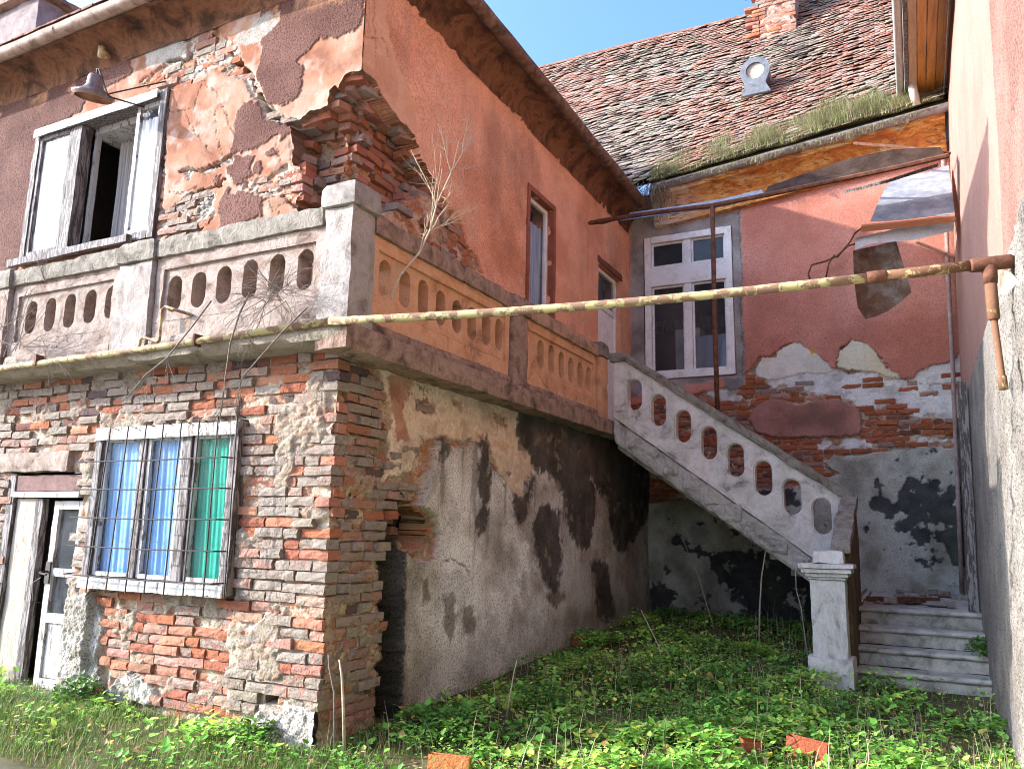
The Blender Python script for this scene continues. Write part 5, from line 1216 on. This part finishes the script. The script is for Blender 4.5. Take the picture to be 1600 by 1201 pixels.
# ---------------- upper edge of the neighbour
sb = mat_mix('orange_varnished_board', [(.30, .11, .025), (.50, .22, .045), (.60, .30, .07)], 2.5, .45, .3, .004, 30, .4, 0, (6, .5, 6))
so_ = []
for k, (xa, xb) in enumerate(((3.86, 3.955), (3.960, 4.06), (4.065, 4.17), (4.175, 4.30))):
    slab(NEIGH, 'soffit_board', sb if k else mat_mix('pale_fascia_board', [(.34, .22, .12), (.50, .36, .22)], 4, .6, .3, .004, 30, .3, 0, (6, .5, 6)), xa, xb, -9.0, 7.62, 7.40+.01*(k % 2), 7.43+.01*(k % 2), .003, .3, 5+k)
slab(NEIGH, 'fascia', M['wood_grey'], 3.81, 3.858, -9.0, 7.62, 7.38, 7.62, .003, .3)
MB().tube([(3.755, -9.0, 7.46), (3.755, 3, 7.45), (3.755, 7.25, 7.44)], .05, 10).out('gutter', mat_mix('white_plastic_gutter', [(.45, .42, .36), (.66, .63, .56)], 8, .5, .2, .004), NEIGH, True)
q = [PY(1422, 118, 6.6), PY(1432, 165, 6.72)]; MB().tube([q[0], q[1]], .055, 12).out('downpipe', mat_mix('cream_pipe_stub', [(.50, .46, .38), (.70, .66, .58)], 8, .5, .2, .004), NEIGH, True)
for k, o_ in enumerate((.03, .055)): extrude_profile('string_course', M['conc_brown'] if k else M['wood_grey'], NEIGH, [(XD(7.3)-.02-o_, 7.18+.09*k), (XD(7.3)-.02-o_, 7.26+.09*k)], 0, -9.0, 9, .3, .003, 3)
n_ = 12; mk('roof', [(3.75, -9.0, 7.66), (3.75, 9.4, 7.66), (8.5, 9.4, 11.0), (8.5, -9.0, 11.0)], [(0, 1, 2, 3)], M['rooftile'], NEIGH)

# ================================================================ ruined canopy over the stair head
CN = thing('ruined_canopy', (1.6, 5.4, 5.6), 'ruined sheet metal canopy on a rusty post over the stair head', 'canopy')
MB().tube([(1.495, 5.3, 2.75), (1.49, 5.3, 4.2), (1.502, 5.3, 5.60)], .030, 10).out('post', M['rust'], CN, True)
bl_ = [PY(x, y, 5.3) for x, y in ((932, 346), (1010, 334), (1113, 321), (1200, 304), (1300, 283), (1400, 262), (1482, 243))]
MB().tube(bl_, .030, 6).out('beam', M['rust'], CN)
MB().rbox(-.22, .12, 5.27, 5.34, 5.60, 5.65, .06, .012).out('bracket', M['rust'], CN)
def sheet(name, grid, mat, th=.004):
    g = np.array(grid, float); a, b = g.shape[:2]; V = np.concatenate([g.reshape(-1, 3), g.reshape(-1, 3)+np.array([0, th*.3, -th])]); n = a*b; F = []
    I = np.arange(n).reshape(a, b)
    for i in range(a-1):
        for j in range(b-1):
            q = (I[i, j], I[i+1, j], I[i+1, j+1], I[i, j+1]); F.append(q); F.append(tuple(k+n for k in q[::-1]))
    return mk(name, V, F, mat, CN, True)
M['tin_dark'] = mat_mix('dark_tin_sheet', [(.022, .014, .010), (.045, .028, .021), (.07, .048, .038)], 6, .95, .3, .006, 50, .05, .0)
def strip(px_top, ytop, px_bot, ybot, sag=.03):
    rows = []
    for (xa, ya), (xb, yb) in zip(px_top, px_bot):
        A = PY(xa, ya, ytop); B = PY(xb, yb, ybot); rows.append([A+(B-A)*t+np.array([0, 0, -sag*math.sin(math.pi*t)]) for t in np.linspace(0, 1, 4)])
    return rows
sheet('tin_sheet', strip([(985, 332), (1060, 322), (1130, 310), (1190, 296)], 5.62, [(965, 346), (1040, 335), (1120, 324), (1200, 306)], 5.28), M['metal_zinc'])
sheet('tin_sheet', strip([(1200, 292), (1260, 270), (1330, 247), (1396, 233), (1470, 230)], 5.60, [(1190, 304), (1270, 291), (1340, 277), (1400, 264), (1480, 246)], 5.33, .02), M['tin_dark'])
sheet('tin_sheet', strip([(1392, 282), (1412, 276), (1450, 268), (1482, 258)], 6.75, [(1360, 346), (1400, 344), (1450, 338), (1492, 334)], 5.72, -.05), mat_mix('wet_grey_tin', [(.13, .14, .165), (.24, .25, .275), (.38, .385, .395)], 6, .5, .3, .006, 40, .4, .05))
sheet('tin_sheet', strip([(1338, 372), (1365, 366), (1420, 352), (1494, 340)], 5.75, [(1336, 390), (1362, 380), (1430, 374), (1490, 360)], 5.80, -.04), mat_mix('pale_zinc', [(.36, .38, .42), (.50, .52, .55), (.58, .59, .61)], 6, .45, .3, .005, 50, .4, .1))
hg = []
for t in np.linspace(0, 1, 7):
    a = (1333+10*t*t, 392+104*t) if t < 1 else (1346, 498); b_ = (1400+26*t, 376+84*t)
    if t > .85: a = (1352, 498); b_ = (1424, 456)
    hg.append([PY(a[0]+(b_[0]-a[0])*s, a[1]+(b_[1]-a[1])*s+(8 if t > .85 else 0)*math.sin(math.pi*s), 5.85+.22*math.sin(math.pi*s*.9)+.1*t) for s in np.linspace(0, 1, 5)])
sheet('tin_sheet', hg, mat_mix('rust_stained_tin', [(.06, .03, .018), (.14, .085, .05), (.22, .20, .18)], 5, .6, .3, .006, 40, .3, .0))
a, b_ = PY(1346, 357, 5.68), PY(1492, 341, 5.68)
MB().tube([a, (a+b_)/2+np.array([0, 0, -.006]), b_], .052, 4).out('board', mat_mix('fresh_orange_board', [(.28, .10, .045), (.42, .18, .085)], 7, .8, .4, .005, 40, .2, 0, (1, 4, 8)), CN)
a, b_ = PY(1335, 224, 6.5), PY(1484, 240, 5.6); MB().tube([a, a+(b_-a)*.5+np.array([0, 0, .02]), b_], .022, 5).out('batten', M['rust'], CN)
a, b_ = PY(1320, 300, 6.2), PY(1465, 258, 5.4); MB().tube([a, a+(b_-a)*.5+np.array([0, 0, -.02]), b_], .025, 4).out('batten', M['wood_grey'], CN)
a, b_ = PY(1432, 378, 7.0), PY(1492, 402, 7.0); MB().tube([a, b_], .018, 6).out('batten', mat_mix('pink_batten', [(.34, .17, .12), (.46, .26, .20)], 8), CN)
# cable left hanging on the red wall
cb = [PY(x, y, 7.08) for x, y in ((1346, 378), (1325, 384), (1308, 400), (1290, 408), (1268, 414), (1263, 428), (1268, 444), (1275, 446))]; cb2 = [PY(x, y, 7.08) for x, y in ((1304, 398), (1295, 412), (1290, 436))]; cb3 = [PY(x, y, 7.08) for x, y in ((1352, 352), (1336, 364), (1328, 378), (1308, 402))]
o = MB(); o.tube(cb, .013, 7); o.tube(cb2, .011, 7); o.tube(cb3, .013, 7); o.out('loose_cable', M['rust'], None, True, label='loose brown cable looped on the red wall beside the hanging tin', cat='cable')

# ================================================================ window of the main house
x0, x1, z0, z1 = WIN_C
w = frame(MB(), x0+.003, x1-.003, z0+.003, z1-.003, .105, YC-.035, YC+.13, amp=.003).out('window', M['white_paint'], MAIN)
zt = PY(1075, 412, YC)[2]; zb = PY(1075, 442, YC)[2]; xm = (x0+x1)/2
slab(w, 'transom', M['white_paint'], x0+.108, x1-.108, YC-.025, YC+.10, zb, zt); slab(w, 'mullion', M['white_paint'], xm-.055, xm+.055, YC-.01, YC+.10, zt+.003, z1-.108); slab(w, 'mullion', M['white_paint'], xm-.055, xm+.055, YC-.01, YC+.10, z0+.108, zb-.003)
for a, b_, c, d in ((x0+.11, xm-.058, zt+.005, z1-.11), (xm+.058, x1-.11, zt+.005, z1-.11), (xm+.058, x1-.11, z0+.11, zb-.005), (x0+.11, xm-.058, z0+.11, zb-.005)):
    frame(MB(), a, b_, c, d, .03, YC+.02, YC+.06).out('sash', M['white_paint'], w); pane(w, M['pane_dark'], a+.031, b_-.031, YC+.04, c+.031, d-.031)
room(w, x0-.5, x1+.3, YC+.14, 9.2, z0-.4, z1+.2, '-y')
slab(w, 'shelf', M['white_paint'], x0+.30, xm+.02, YC+.62, YC+1.0, z0-.3, z0+.92); curtain('curtain', w, cloth('sky_reflection_cloth', [(.30, .38, .55), (.46, .54, .68), (.62, .66, .72)]), xm+.03, x1+.05, YC+.30, z0-.1, z0+.70, 3, .02, seed=8); slab(w, 'shelf', M['wood_grey'], x0-.2, x1+.1, YC+1.2, YC+1.25, z0+1.05, z0+1.25)  # blue cloth added to stand in for sky reflected in the panes
# closed mass of the main house behind its front wall
mk('side_wall', [(4.45, YC+.01, .1), (4.45, 14, .1), (4.45, 14, 9), (4.45, YC+.01, 6.7)], [(0, 1, 2, 3)], M['conc_brown'], MAIN)

# ================================================================ ground
def gz_(x, y):
    x = np.asarray(x, float); y = np.asarray(y, float)
    return np.clip(.042*np.clip(y, 0, 8), 0, .33)+.03*np.clip(-x, 0, 4)*ss(1.5, -.5, y)+.05*(fbm(x*1.3, y*1.3, 21, 4)-.5)*ss(40, 5, np.hypot(x, y))
xs = np.concatenate([np.linspace(-300, -12, 12), np.arange(-11, -4.5, .5), np.arange(-4.4, 4.6, .06), np.arange(4.8, 12, .6), np.linspace(13, 300, 12)])
ys = np.concatenate([np.linspace(-300, -12, 12), np.arange(-11, -1.4, .5), np.arange(-1.2, 7.4, .06), np.arange(7.6, 14, .6), np.linspace(15, 300, 12)])
XX, YY = np.meshgrid(xs, ys, indexing='ij'); ZZ = gz_(XX, YY)
idx = np.arange(XX.size).reshape(XX.shape); F = np.stack([idx[:-1, :-1], idx[1:, :-1], idx[1:, 1:], idx[:-1, 1:]], -1).reshape(-1, 4)
M['soil'] = mat_mix('leafy_soil', [(.035, .035, .014), (.07, .075, .025), (.10, .11, .035), (.13, .10, .055)], 4, .95, .8, .02, 35)
# leaf mould under the weeds, pale gravel added on the unseen yard for bounce light
tn = np.clip(fbm(XX*4, YY*4, 31, 4)*1.6-.3, 0, 1)[..., None]; soil = np.array((.035, .034, .014))*(1-tn)+np.array((.13, .115, .05))*tn
gv = ss(-1.1, -1.9, YY+.5*(fbm(XX*1.2, YY*1.2, 33, 3)-.5))[..., None]; soil = soil*(1-gv)+(np.array((.34, .30, .25))*(.8+.4*tn))*gv
o = mkfast('ground', np.stack([XX, YY, ZZ], -1).reshape(-1, 3), F, mat_attr('yard_earth', .95, .8, 35, 0, .7, .1), None, True, soil.reshape(-1, 3)); o['kind'] = 'structure'
# ---------------------------------------------------------------- leaves
N = 105000
px_ = rng.uniform(-4.4, 4.05, N*2); py_ = rng.uniform(-1.0, 7.1, N*2)
dens_ = fbm(px_*1.6, py_*1.6, 71, 4)
free = ~((px_ < .03) & (py_ > -.02)) & ~((px_ > 3.0) & (py_ > 3.62)) & ~((px_ > 2.62) & (px_ < 3.05) & (py_ > 3.34)) & (rng.random(N*2) < np.clip((dens_-.32)*4.6, .06, 1)*np.where(px_ < .2, .42, 1.0)*np.where(py_ > 5.0, .55, 1)*np.where((px_ > 2.9) & (py_ > 2.9), .25, 1)*np.where(py_ < -.5, .5, 1))
px_ = px_[free][:N]; py_ = py_[free][:N]; N = len(px_)
gr = gz_(px_, py_); hgt = (.010+.24*np.clip(fbm(px_*2.6, py_*2.6, 75, 3)-.30, 0, 1))*rng.random(N)**.6*1.5
sz = np.where(rng.random(N) < .70, rng.uniform(.010, .026, N), rng.uniform(.024, .050, N))*(.45+.8*fbm(px_*1.7, py_*1.7, 79, 3)); ang = rng.uniform(0, 2*np.pi, N); til = rng.normal(.22, .32, N)
# one leaf: pointed oval, folded along the rib
lf = np.array([(0, 0, 0), (.55, .35, .10), (.62, .9, .12), (0, 1.75, -.05), (-.62, .9, .12), (-.55, .35, .10), (0, .85, 0)])
lt = np.array([(0, 1, 6), (1, 2, 6), (2, 3, 6), (3, 4, 6), (4, 5, 6), (5, 0, 6)])
def scatter(lf, lt, x, y, z, s, ang, til, colr, name, mat, **kw):
    n = len(x); ca, sa, ct, st = np.cos(ang), np.sin(ang), np.cos(til), np.sin(til)
    L = lf[None]*s[:, None, None]
    yy = L[..., 1]*ct[:, None]-L[..., 2]*st[:, None]; zz = L[..., 1]*st[:, None]+L[..., 2]*ct[:, None]; xx = L[..., 0]
    P = np.stack([x[:, None]+xx*ca[:, None]-yy*sa[:, None], y[:, None]+xx*sa[:, None]+yy*ca[:, None], z[:, None]+zz], -1)
    Fi = (lt[None]+(np.arange(n)*len(lf))[:, None, None]).reshape(-1, lt.shape[1])
    return mkfast(name, P.reshape(-1, 3), Fi, mat, None, False, np.repeat(colr, len(lf), 0), **kw)
g1 = np.array([(.045, .13, .018), (.065, .18, .026), (.09, .23, .035), (.12, .26, .045), (.19, .29, .05), (.36, .33, .07), (.20, .12, .05)])
tone_ = fbm(px_*1.2+9, py_*1.2, 83, 3); pick = np.clip((tone_*7.5-1.0+rng.normal(0, 1.1, N)), 0, 4.4).astype(int)
pick = np.where(rng.random(N) < .035, 5, pick); pick = np.where(rng.random(N) < .02, 6, pick)
cl = g1[pick]*rng.uniform(1.3, 2.7, (N, 1))*np.array((1.12, 1.0, .95))*np.where(fbm(px_*2.3, py_*2.3, 87, 3) > .55, 1.25, .95)[:, None]
# thicker clumps at the foot of the walls and on the steps
for k, (c, r_, n) in enumerate((((4.05, 4.05, .47), .16, 260), ((3.2, 3.42, .12), .20, 300), ((.62, .62, .05), .22, 320), ((.9, 1.6, .08), .24, 320), ((-2.3, -.12, .10), .20, 260), ((-.45, -.12, .04), .18, 240), ((2.2, 1.6, .05), .3, 400), ((3.0, 2.3, .08), .3, 420), ((1.3, 2.6, .1), .22, 260))):
    q = rng.normal(0, 1, (n, 3)); q /= np.linalg.norm(q, axis=1)[:, None]; q *= (rng.random((n, 1))**.45)*r_; q[:, 2] = np.abs(q[:, 2])*.9
    px_ = np.append(px_, c[0]+q[:, 0]); py_ = np.append(py_, c[1]+q[:, 1]); gr = np.append(gr, np.full(n, c[2])); hgt = np.append(hgt, q[:, 2]); sz = np.append(sz, rng.uniform(.016, .034, n)); ang = np.append(ang, rng.uniform(0, 6.28, n)); til = np.append(til, rng.normal(.1, .5, n))
    cl = np.concatenate([cl, g1[rng.choice(5, n)]*rng.uniform(.6, 1.2, (n, 1))])
scatter(lf, lt, px_, py_, gr+hgt, sz, ang, til, cl, 'ground_cover', M['leaf'], label='low green weeds and creeping leaves over the yard', cat='weeds', kind='stuff')
# fallen leaves and dry bits between the weeds
nd = 9000; dx = rng.uniform(-4.3, 4.0, nd); dy = rng.uniform(-.9, 7.0, nd); kk = ~((dx < .05) & (dy > -.02)) & ~((dx > 3.0) & (dy > 3.62)) & (rng.random(nd) < np.clip(1.5-2.2*fbm(dx*1.6, dy*1.6, 71, 4), .1, 1)); dx = dx[kk]; dy = dy[kk]; nd = len(dx)
dc = np.array([(.30, .19, .09), (.42, .31, .17), (.20, .11, .06), (.46, .38, .24), (.50, .40, .10)])[rng.choice(5, nd)]*rng.uniform(.6, 1.1, (nd, 1))
scatter(lf, lt, dx, dy, gz_(dx, dy)+rng.uniform(.006, .05, nd), rng.uniform(.012, .030, nd), rng.uniform(0, 6.28, nd), rng.normal(.05, .4, nd), dc, 'leaf_litter', M['leaf'], label='brown fallen leaves scattered among the weeds', cat='leaves', kind='stuff')
# long dry blades
nb = 2600; dx = rng.uniform(.1, 4.0, nb); dy = rng.uniform(-.3, 6.9, nb); kk = ~((dx > 2.55) & (dy > 3.3)) & (rng.random(nb) < np.clip(fbm(dx*1.3, dy*1.3, 171, 3)*3-.9, .05, 1)); dx = dx[kk]; dy = dy[kk]; nb = len(dx)
blade = np.array([(-.011, 0, 0), (.011, 0, 0), (.007, .10, .55), (-.007, .10, .55), (0, .42, 1.0)]); bt0 = np.array([(0, 1, 2), (0, 2, 3), (3, 2, 4)])
scatter(blade, bt0, dx, dy, gz_(dx, dy), rng.uniform(.10, .34, nb), rng.uniform(0, 6.28, nb), rng.normal(0, .25, nb), np.array([(.42, .35, .20), (.50, .44, .28), (.30, .24, .13), (.28, .33, .10)])[rng.choice(4, nb)]*rng.uniform(.7, 1.1, (nb, 1)), 'dry_grass', M['grass'], label='thin bleached grass blades standing among the weeds', cat='grass', kind='stuff')
# ---------------------------------------------------------------- grass
NG = 120000
gx = rng.uniform(-4.6, 4.05, NG*2); gy = rng.uniform(-1.2, 7.1, NG*2)
ok = ~((gx < .02) & (gy > -.01)) & ~((gx > 3.0) & (gy > 3.62)) & ~((gx > 2.62) & (gx < 3.05) & (gy > 3.34)) & (rng.random(NG*2) < np.where((gx < .6) & (gy < .6), .8, .16)*np.clip(fbm(gx*1.1, gy*1.1, 91, 3)*2.4-.4, .15, 1))
gx = gx[ok][:NG]; gy = gy[ok][:NG]; NG = len(gx)
bl = np.array([(-.5, 0, 0), (.5, 0, 0), (.35, .10, .55), (-.35, .10, .55), (0, .38, 1.0)]); 
bt = np.array([(0, 1, 2), (0, 2, 3), (3, 2, 4)])
ln = rng.uniform(.03, .10, NG)*(.6+.9*fbm(gx*1.5, gy*1.5, 95, 2)); a = rng.uniform(0, 2*np.pi, NG); wd = rng.uniform(.0035, .007, NG)
L = np.stack([bl[None, :, 0]*wd[:, None], bl[None, :, 1]*ln[:, None]*rng.uniform(.4, 2.2, NG)[:, None], bl[None, :, 2]*ln[:, None]], -1)
P = np.stack([gx[:, None]+L[..., 0]*np.cos(a)[:, None]-L[..., 1]*np.sin(a)[:, None], gy[:, None]+L[..., 0]*np.sin(a)[:, None]+L[..., 1]*np.cos(a)[:, None], gz_(gx, gy)[:, None]+L[..., 2]], -1)
gc = np.array([(.09, .18, .03), (.14, .25, .045), (.21, .28, .06), (.32, .27, .11), (.42, .34, .18)])[rng.choice(5, NG, p=[.3, .34, .18, .10, .08])]*rng.uniform(.75, 1.2, (NG, 1))
mkfast('grass', P.reshape(-1, 3), (bt[None]+(np.arange(NG)*5)[:, None, None]).reshape(-1, 3), M['grass'], None, False, np.repeat(gc, 5, 0), label='short rough grass on the yard', cat='grass', kind='stuff')
# grass and moss grown in the gutter of the main house
NG = 26000; u = rng.random(NG)**.8; x = .25+4.0*rng.random(NG); dn = fbm(x*2.2, x*0+3, 97, 3)
y = 6.755+rng.normal(0, .04, NG)+np.where(rng.random(NG) < .45, rng.uniform(0, .34, NG), 0); top = ze(x)+.11+np.clip(y-6.74, 0, 1)*1.32+.09*dn
ln = rng.uniform(.05, .26, NG)*(.15+1.9*np.clip(fbm(x*6, y*9, 655, 3)-.2, 0, 1))*(.4+1.2*dn)*ss(4.35, 3.7, x+0*x)*1.0; hang = rng.random(NG) < .10
a = rng.uniform(0, 2*np.pi, NG); a = np.where(hang, rng.normal(np.pi, .6, NG), a); wd = rng.uniform(.004, .008, NG)
lx = bl[None, :, 0]*wd[:, None]; ly = bl[None, :, 1]*ln[:, None]*rng.uniform(.5, 2.2, NG)[:, None]; lz = bl[None, :, 2]*ln[:, None]*np.where(hang, -.75, 1)[:, None]
P = np.stack([x[:, None]+lx*np.cos(a)[:, None]-ly*np.sin(a)[:, None], (np.where(hang, 6.73, y))[:, None]+lx*np.sin(a)[:, None]+ly*np.cos(a)[:, None], (np.where(hang, ze(x)+.09, top))[:, None]+lz], -1)
gc = np.array([(.14, .18, .04), (.24, .28, .08), (.40, .36, .20), (.26, .18, .13), (.16, .10, .075)])[np.where(hang, rng.choice(5, NG, p=[.05, .05, .25, .35, .3]), rng.choice(5, NG, p=[.20, .25, .25, .18, .12]))]*rng.uniform(.7, 1.2, (NG, 1))
mkfast('gutter_grass', P.reshape(-1, 3), (bt[None]+(np.arange(NG)*5)[:, None, None]).reshape(-1, 3), M['grass'], None, False, np.repeat(gc, 5, 0), label='tufts of grass and moss growing in the gutter of the tiled roof', cat='grass', kind='stuff')
xs_ = np.linspace(.25, 4.28, 180); prof = np.linspace(0, 1, 9)
XG, TG = np.meshgrid(xs_, prof, indexing='ij'); hN = fbm(XG*3, TG*3+4, 640, 4); P = np.stack([XG, 6.755+.33*TG, ze(XG)+.085+.40*TG+(.10*np.sin(np.pi*np.clip(TG*1.2, 0, 1)))*(.3+1.4*hN)+.03*(fbm(XG*14, TG*14, 650, 3)-.5)-.22*ss(.7, 1, TG)], -1).reshape(-1, 3)
idx = np.arange(XG.size).reshape(XG.shape); mkfast('moss', P, np.stack([idx[:-1, :-1], idx[1:, :-1], idx[1:, 1:], idx[:-1, 1:]], -1).reshape(-1, 4), mat_mix('gutter_moss', [(.045, .04, .02), (.12, .13, .035), (.20, .22, .05), (.14, .09, .05)], 9, .95, .8, .02, 60), None, True, label='bank of moss and earth lying along the gutter of the tiled roof', cat='moss', kind='stuff')
# dry stuff matted in the corner where the two roofs meet
mb = MB(); R = random.Random(77)
for k in range(170):
    b0 = np.array([R.uniform(-.05, .50), 6.80+R.gauss(0, .10), 6.66+R.uniform(-.05, .12)]); l_ = R.uniform(.15, .60)
    mb.tube([b0, b0+np.array([R.gauss(0, .06), -.06, -.3*l_]), b0+np.array([R.gauss(-.02, .08), -.05+R.gauss(0, .05), -l_])], [.004, .0035, .002], 3, False)
mb.out('dead_grass', mat_mix('brown_dead_grass', [(.07, .045, .025), (.22, .15, .085)], 20), None, label='brown dead grass hanging where the two roofs meet', cat='grass', kind='stuff')

# ---------------------------------------------------------------- bare plants
def branch(mb, p, d, L, r, depth, R, spread=.5, grav=0.0, n=5):
    pts = [np.array(p)]; dd = np.array(d, float); rr = [r]
    for i in range(n):
        dd = dd+np.array([R.gauss(0, .13), R.gauss(0, .10), R.gauss(0, .13)-grav]); dd /= np.linalg.norm(dd); pts.append(pts[-1]+dd*L/n); rr.append(r*(1-.6*(i+1)/n))
    mb.tube(pts, rr, 5 if r > .004 else 4, False)
    if depth:
        for i in range(1, n+1):
            if R.random() < .75:
                e = dd+np.array([R.gauss(0, spread), R.gauss(0, spread*.6), R.gauss(0, spread)]); branch(mb, pts[i], e/np.linalg.norm(e), L*R.uniform(.35, .65), rr[i]*.7, depth-1, R, spread, grav, n)
R = random.Random(8)
mb = MB(); s0 = PX(618, 470, .20)
pts = [PX(x, y, X_) for x, y, X_ in ((612, 465, .16), (625, 430, .24), (655, 395, .26), (672, 360, .27), (682, 320, .28), (705, 270, .30), (722, 240, .30), (740, 205, .30))]
mb.tube(pts, [.011, .010, .009, .008, .0065, .005, .004, .002], 6, False)
for i, (dx, dz) in ((3, (.9, .8)), (3, (.7, .35)), (4, (-.5, .9)), (4, (.9, .5)), (4, (-.2, 1)), (5, (.9, .6)), (5, (-.7, .9)), (5, (.3, 1)), (6, (.8, .5)), (6, (-.3, 1)), (2, (-.2, .9)), (3, (-.4, .9))):
    d = np.array([.08, dx*.7, dz]); branch(mb, pts[i], d/np.linalg.norm(d), R.uniform(.3, .5), .0055, 2, R, .45, -.02, 4)
o = mb.out('bare_sapling', M['straw'], None, label='thin leafless sapling growing through the parapet below the broken corner', cat='sapling')
def vine(name, label, starts, seed, depth=2, grav=.05):
    R = random.Random(seed); mb = MB()
    for (x, y), (dx, dz), L, r in starts:
        p = PY(x, y, -.28+R.uniform(-.05, .03)); d = np.array([dx, R.uniform(-.35, -.05), dz]); branch(mb, p, d/np.linalg.norm(d), L, r, depth, R, .55, grav, 6)
    mb.out(name, M['twig'], None, label=label, cat='vine')
vine('dead_vine', 'tangled leafless vine bunched over the parapet beside the corner post', [((430+18*math.cos(i*2.3), 462+10*math.sin(i*1.7)), (math.cos(i*.9), .7*math.sin(i*1.3)), .30+.02*(i % 5), .0035) for i in range(26)], 3, 2)
vine('dead_vine', 'bare vine shoots fanning over the parapet at the left edge', [((0+6*i, 560-3*i), (.6+.05*i, .9-.12*i), .75, .004) for i in range(9)]+[((-10, 520), (.8, .1*i), .8, .0035) for i in range(-2, 3)]+[((70, 440), (.3*i, .8), .35, .003) for i in range(-2, 3)], 4, 1, .02)
mb = MB(); R = random.Random(12)
mb.tube([PY(x, y, yv) for x, y, yv in ((390, 458, -.26), (374, 490, -.36), (360, 535, -.40), (352, 590, -.40), (346, 640, -.38), (342, 664, -.33))], [.008, .007, .006, .005, .004, .002], 6, False)
mb.tube([PY(x, y, yv) for x, y, yv in ((330, 470, -.28), (300, 510, -.36), (260, 560, -.42), (228, 585, -.42), (195, 625, -.40))], [.007, .006, .006, .005, .003], 6, False)
mb.tube([PY(x, y, yv) for x, y, yv in ((480, 480, -.30), (440, 520, -.38), (400, 565, -.40), (378, 590, -.38), (366, 640, -.34))], [.006, .006, .005, .004, .002], 6, False)
for (x, y) in ((228, 585), (240, 575), (352, 600), (378, 590), (385, 585), (350, 630), (260, 560), (215, 600)):
    for k in range(3):
        d = np.array([R.uniform(-.8, .5), -.05, -R.uniform(.3, 1)]); branch(mb, PY(x, y, -.40), d/np.linalg.norm(d), R.uniform(.12, .35), .003, 1, R, .5, .03, 4)
mb.out('hanging_stem', M['twig'], None, label='long bare stems hanging down from the balcony in front of the brick base', cat='vine')
# dry stalks standing in the weeds
def stalk(px_pts, Yv, r, label, mat='straw'):
    pts = [PY(x, y, Yv) for x, y in px_pts]; pts[0][2] = min(pts[0][2], gz_(pts[0][0], pts[0][1])-.01)
    MB().tube(pts, [r*(1-.55*i/(len(pts)-1)) for i in range(len(pts))], 6).out('dry_stalk', M[mat], None, True, label=label, cat='stalk', group='dry stalks in the yard')
stalk([(1118, 985), (1106, 950), (1093, 905), (1066, 840)], 6.0, .010, 'dry pale stalk leaning left in front of the wall under the stair')
stalk([(1186, 1010), (1187, 950), (1190, 900), (1198, 850), (1210, 812)], 5.0, .012, 'tall dry stalk reaching up to the underside of the stair')
stalk([(1048, 1090), (1038, 1050), (1030, 1010), (1015, 980), (1001, 952)], 3.6, .009, 'long curved dry stalk in the middle of the weeds')
stalk([(790, 1130), (797, 1085), (803, 1050), (808, 1030)], 1.2, .008, 'short straw stalk standing in front of the pale stained wall')
stalk([(1262, 985), (1252, 950), (1244, 920), (1243, 885)], 4.3, .007, 'thin stalk standing just left of the white stair pier')
stalk([(527, 1125), (522, 1080), (514, 1040), (513, 1022)], -.0, .010, 'short brown stalk against the brick corner, left of a thicker one', 'twig')
stalk([(541, 1145), (536, 1090), (534, 1055), (530, 1030)], .02, .013, 'thick bleached stalk against the brick corner')
R = random.Random(21)
mb = MB()
for k in range(150):
    x, y = R.uniform(.1, 4.0), R.uniform(-.2, 6.9)
    if (x > 2.55 and y > 3.3): continue
    z = gz_(x, y)+R.uniform(.02, .10); a = R.uniform(0, 6.28); l_ = R.uniform(.06, .28); dz = R.uniform(-.1, 1.2)
    d = np.array([math.cos(a), math.sin(a), dz]); d = d/np.linalg.norm(d)*l_; p = np.array([x, y, float(z)-.03]); mb.tube([p, p+d*.5+np.array([0, 0, .01]), p+d], [.0024, .002, .001], 4, False)
mb.out('straw_litter', M['twig'], None, label='scattered broken straw and twigs lying in the weeds', cat='straw', kind='stuff')
# fallen bricks
def fallen(p, rz, label, col, tilt=.1, me=None):
    o = bpy.data.objects.new('fallen_brick', me or BRK[.27][2]); COL.objects.link(o); o.location = (p[0], p[1], float(gz_(p[0], p[1]))+.05); o.rotation_euler = (tilt+1.45, tilt*.6, rz); o.color = (*col, .12)
    tag(o, label, 'brick', 'fallen bricks in the weeds')
fallen(PZ(702, 1186, .08), .25, 'bright orange brick lying in the sun at the bottom of the picture', (.55, .20, .07), .05)
fallen(PZ(1262, 1168, .12), -.2, 'red brick half sunk in the weeds in front of the stair', (.34, .09, .045), .12)
fallen(PZ(905, 1002, .22), .9, 'red brick lying at the foot of the stained wall', (.40, .13, .065), .2, BRK[.20][1])
fallen(PZ(1172, 1166, .12), .6, 'small red brick end left of the larger fallen brick', (.36, .10, .05), .2, BRK[.135][1])
fallen(PZ(1318, 1012+40, .2), 1.2, 'brick piece leaning at the foot of the white pier', (.38, .14, .08), .3, BRK[.135][2])
mb = MB(); R = random.Random(31)
for k in range(26):
    p = (R.uniform(3.1, 4.1), R.uniform(4.8, 6.9)); s_ = R.uniform(.02, .07); mb.rbox(p[0], p[0]+s_*2, p[1], p[1]+s_*1.6, .762, .762+s_, .03, .008, 12, k)
mb.out('rubble', M['conc_pale'], None, label='small heap of broken render on the stair landing', cat='rubble', kind='stuff')
MB().rbox(3.05, 3.75, 5.0, 5.08, .77, .83, .08, .006, 8, 3, lambda P: P+np.stack([0*P[:, 0], .35*(P[:, 0]-3.05), .02*(P[:, 0]-3)], 1)).out('loose_plank', M['rust'], None, label='dark plank lying across the stair landing', cat='plank')
MB().rbox(3.62, 3.86, 5.0, 5.2, .775, .79, .06, .004, 8, 5, lambda P: P+np.stack([0*P[:, 0], 0*P[:, 0], .10*(P[:, 1]-5)], 1)).out('tin_scrap', M['metal_zinc'], None, label='bluish tin scrap lying on the stair landing', cat='scrap')
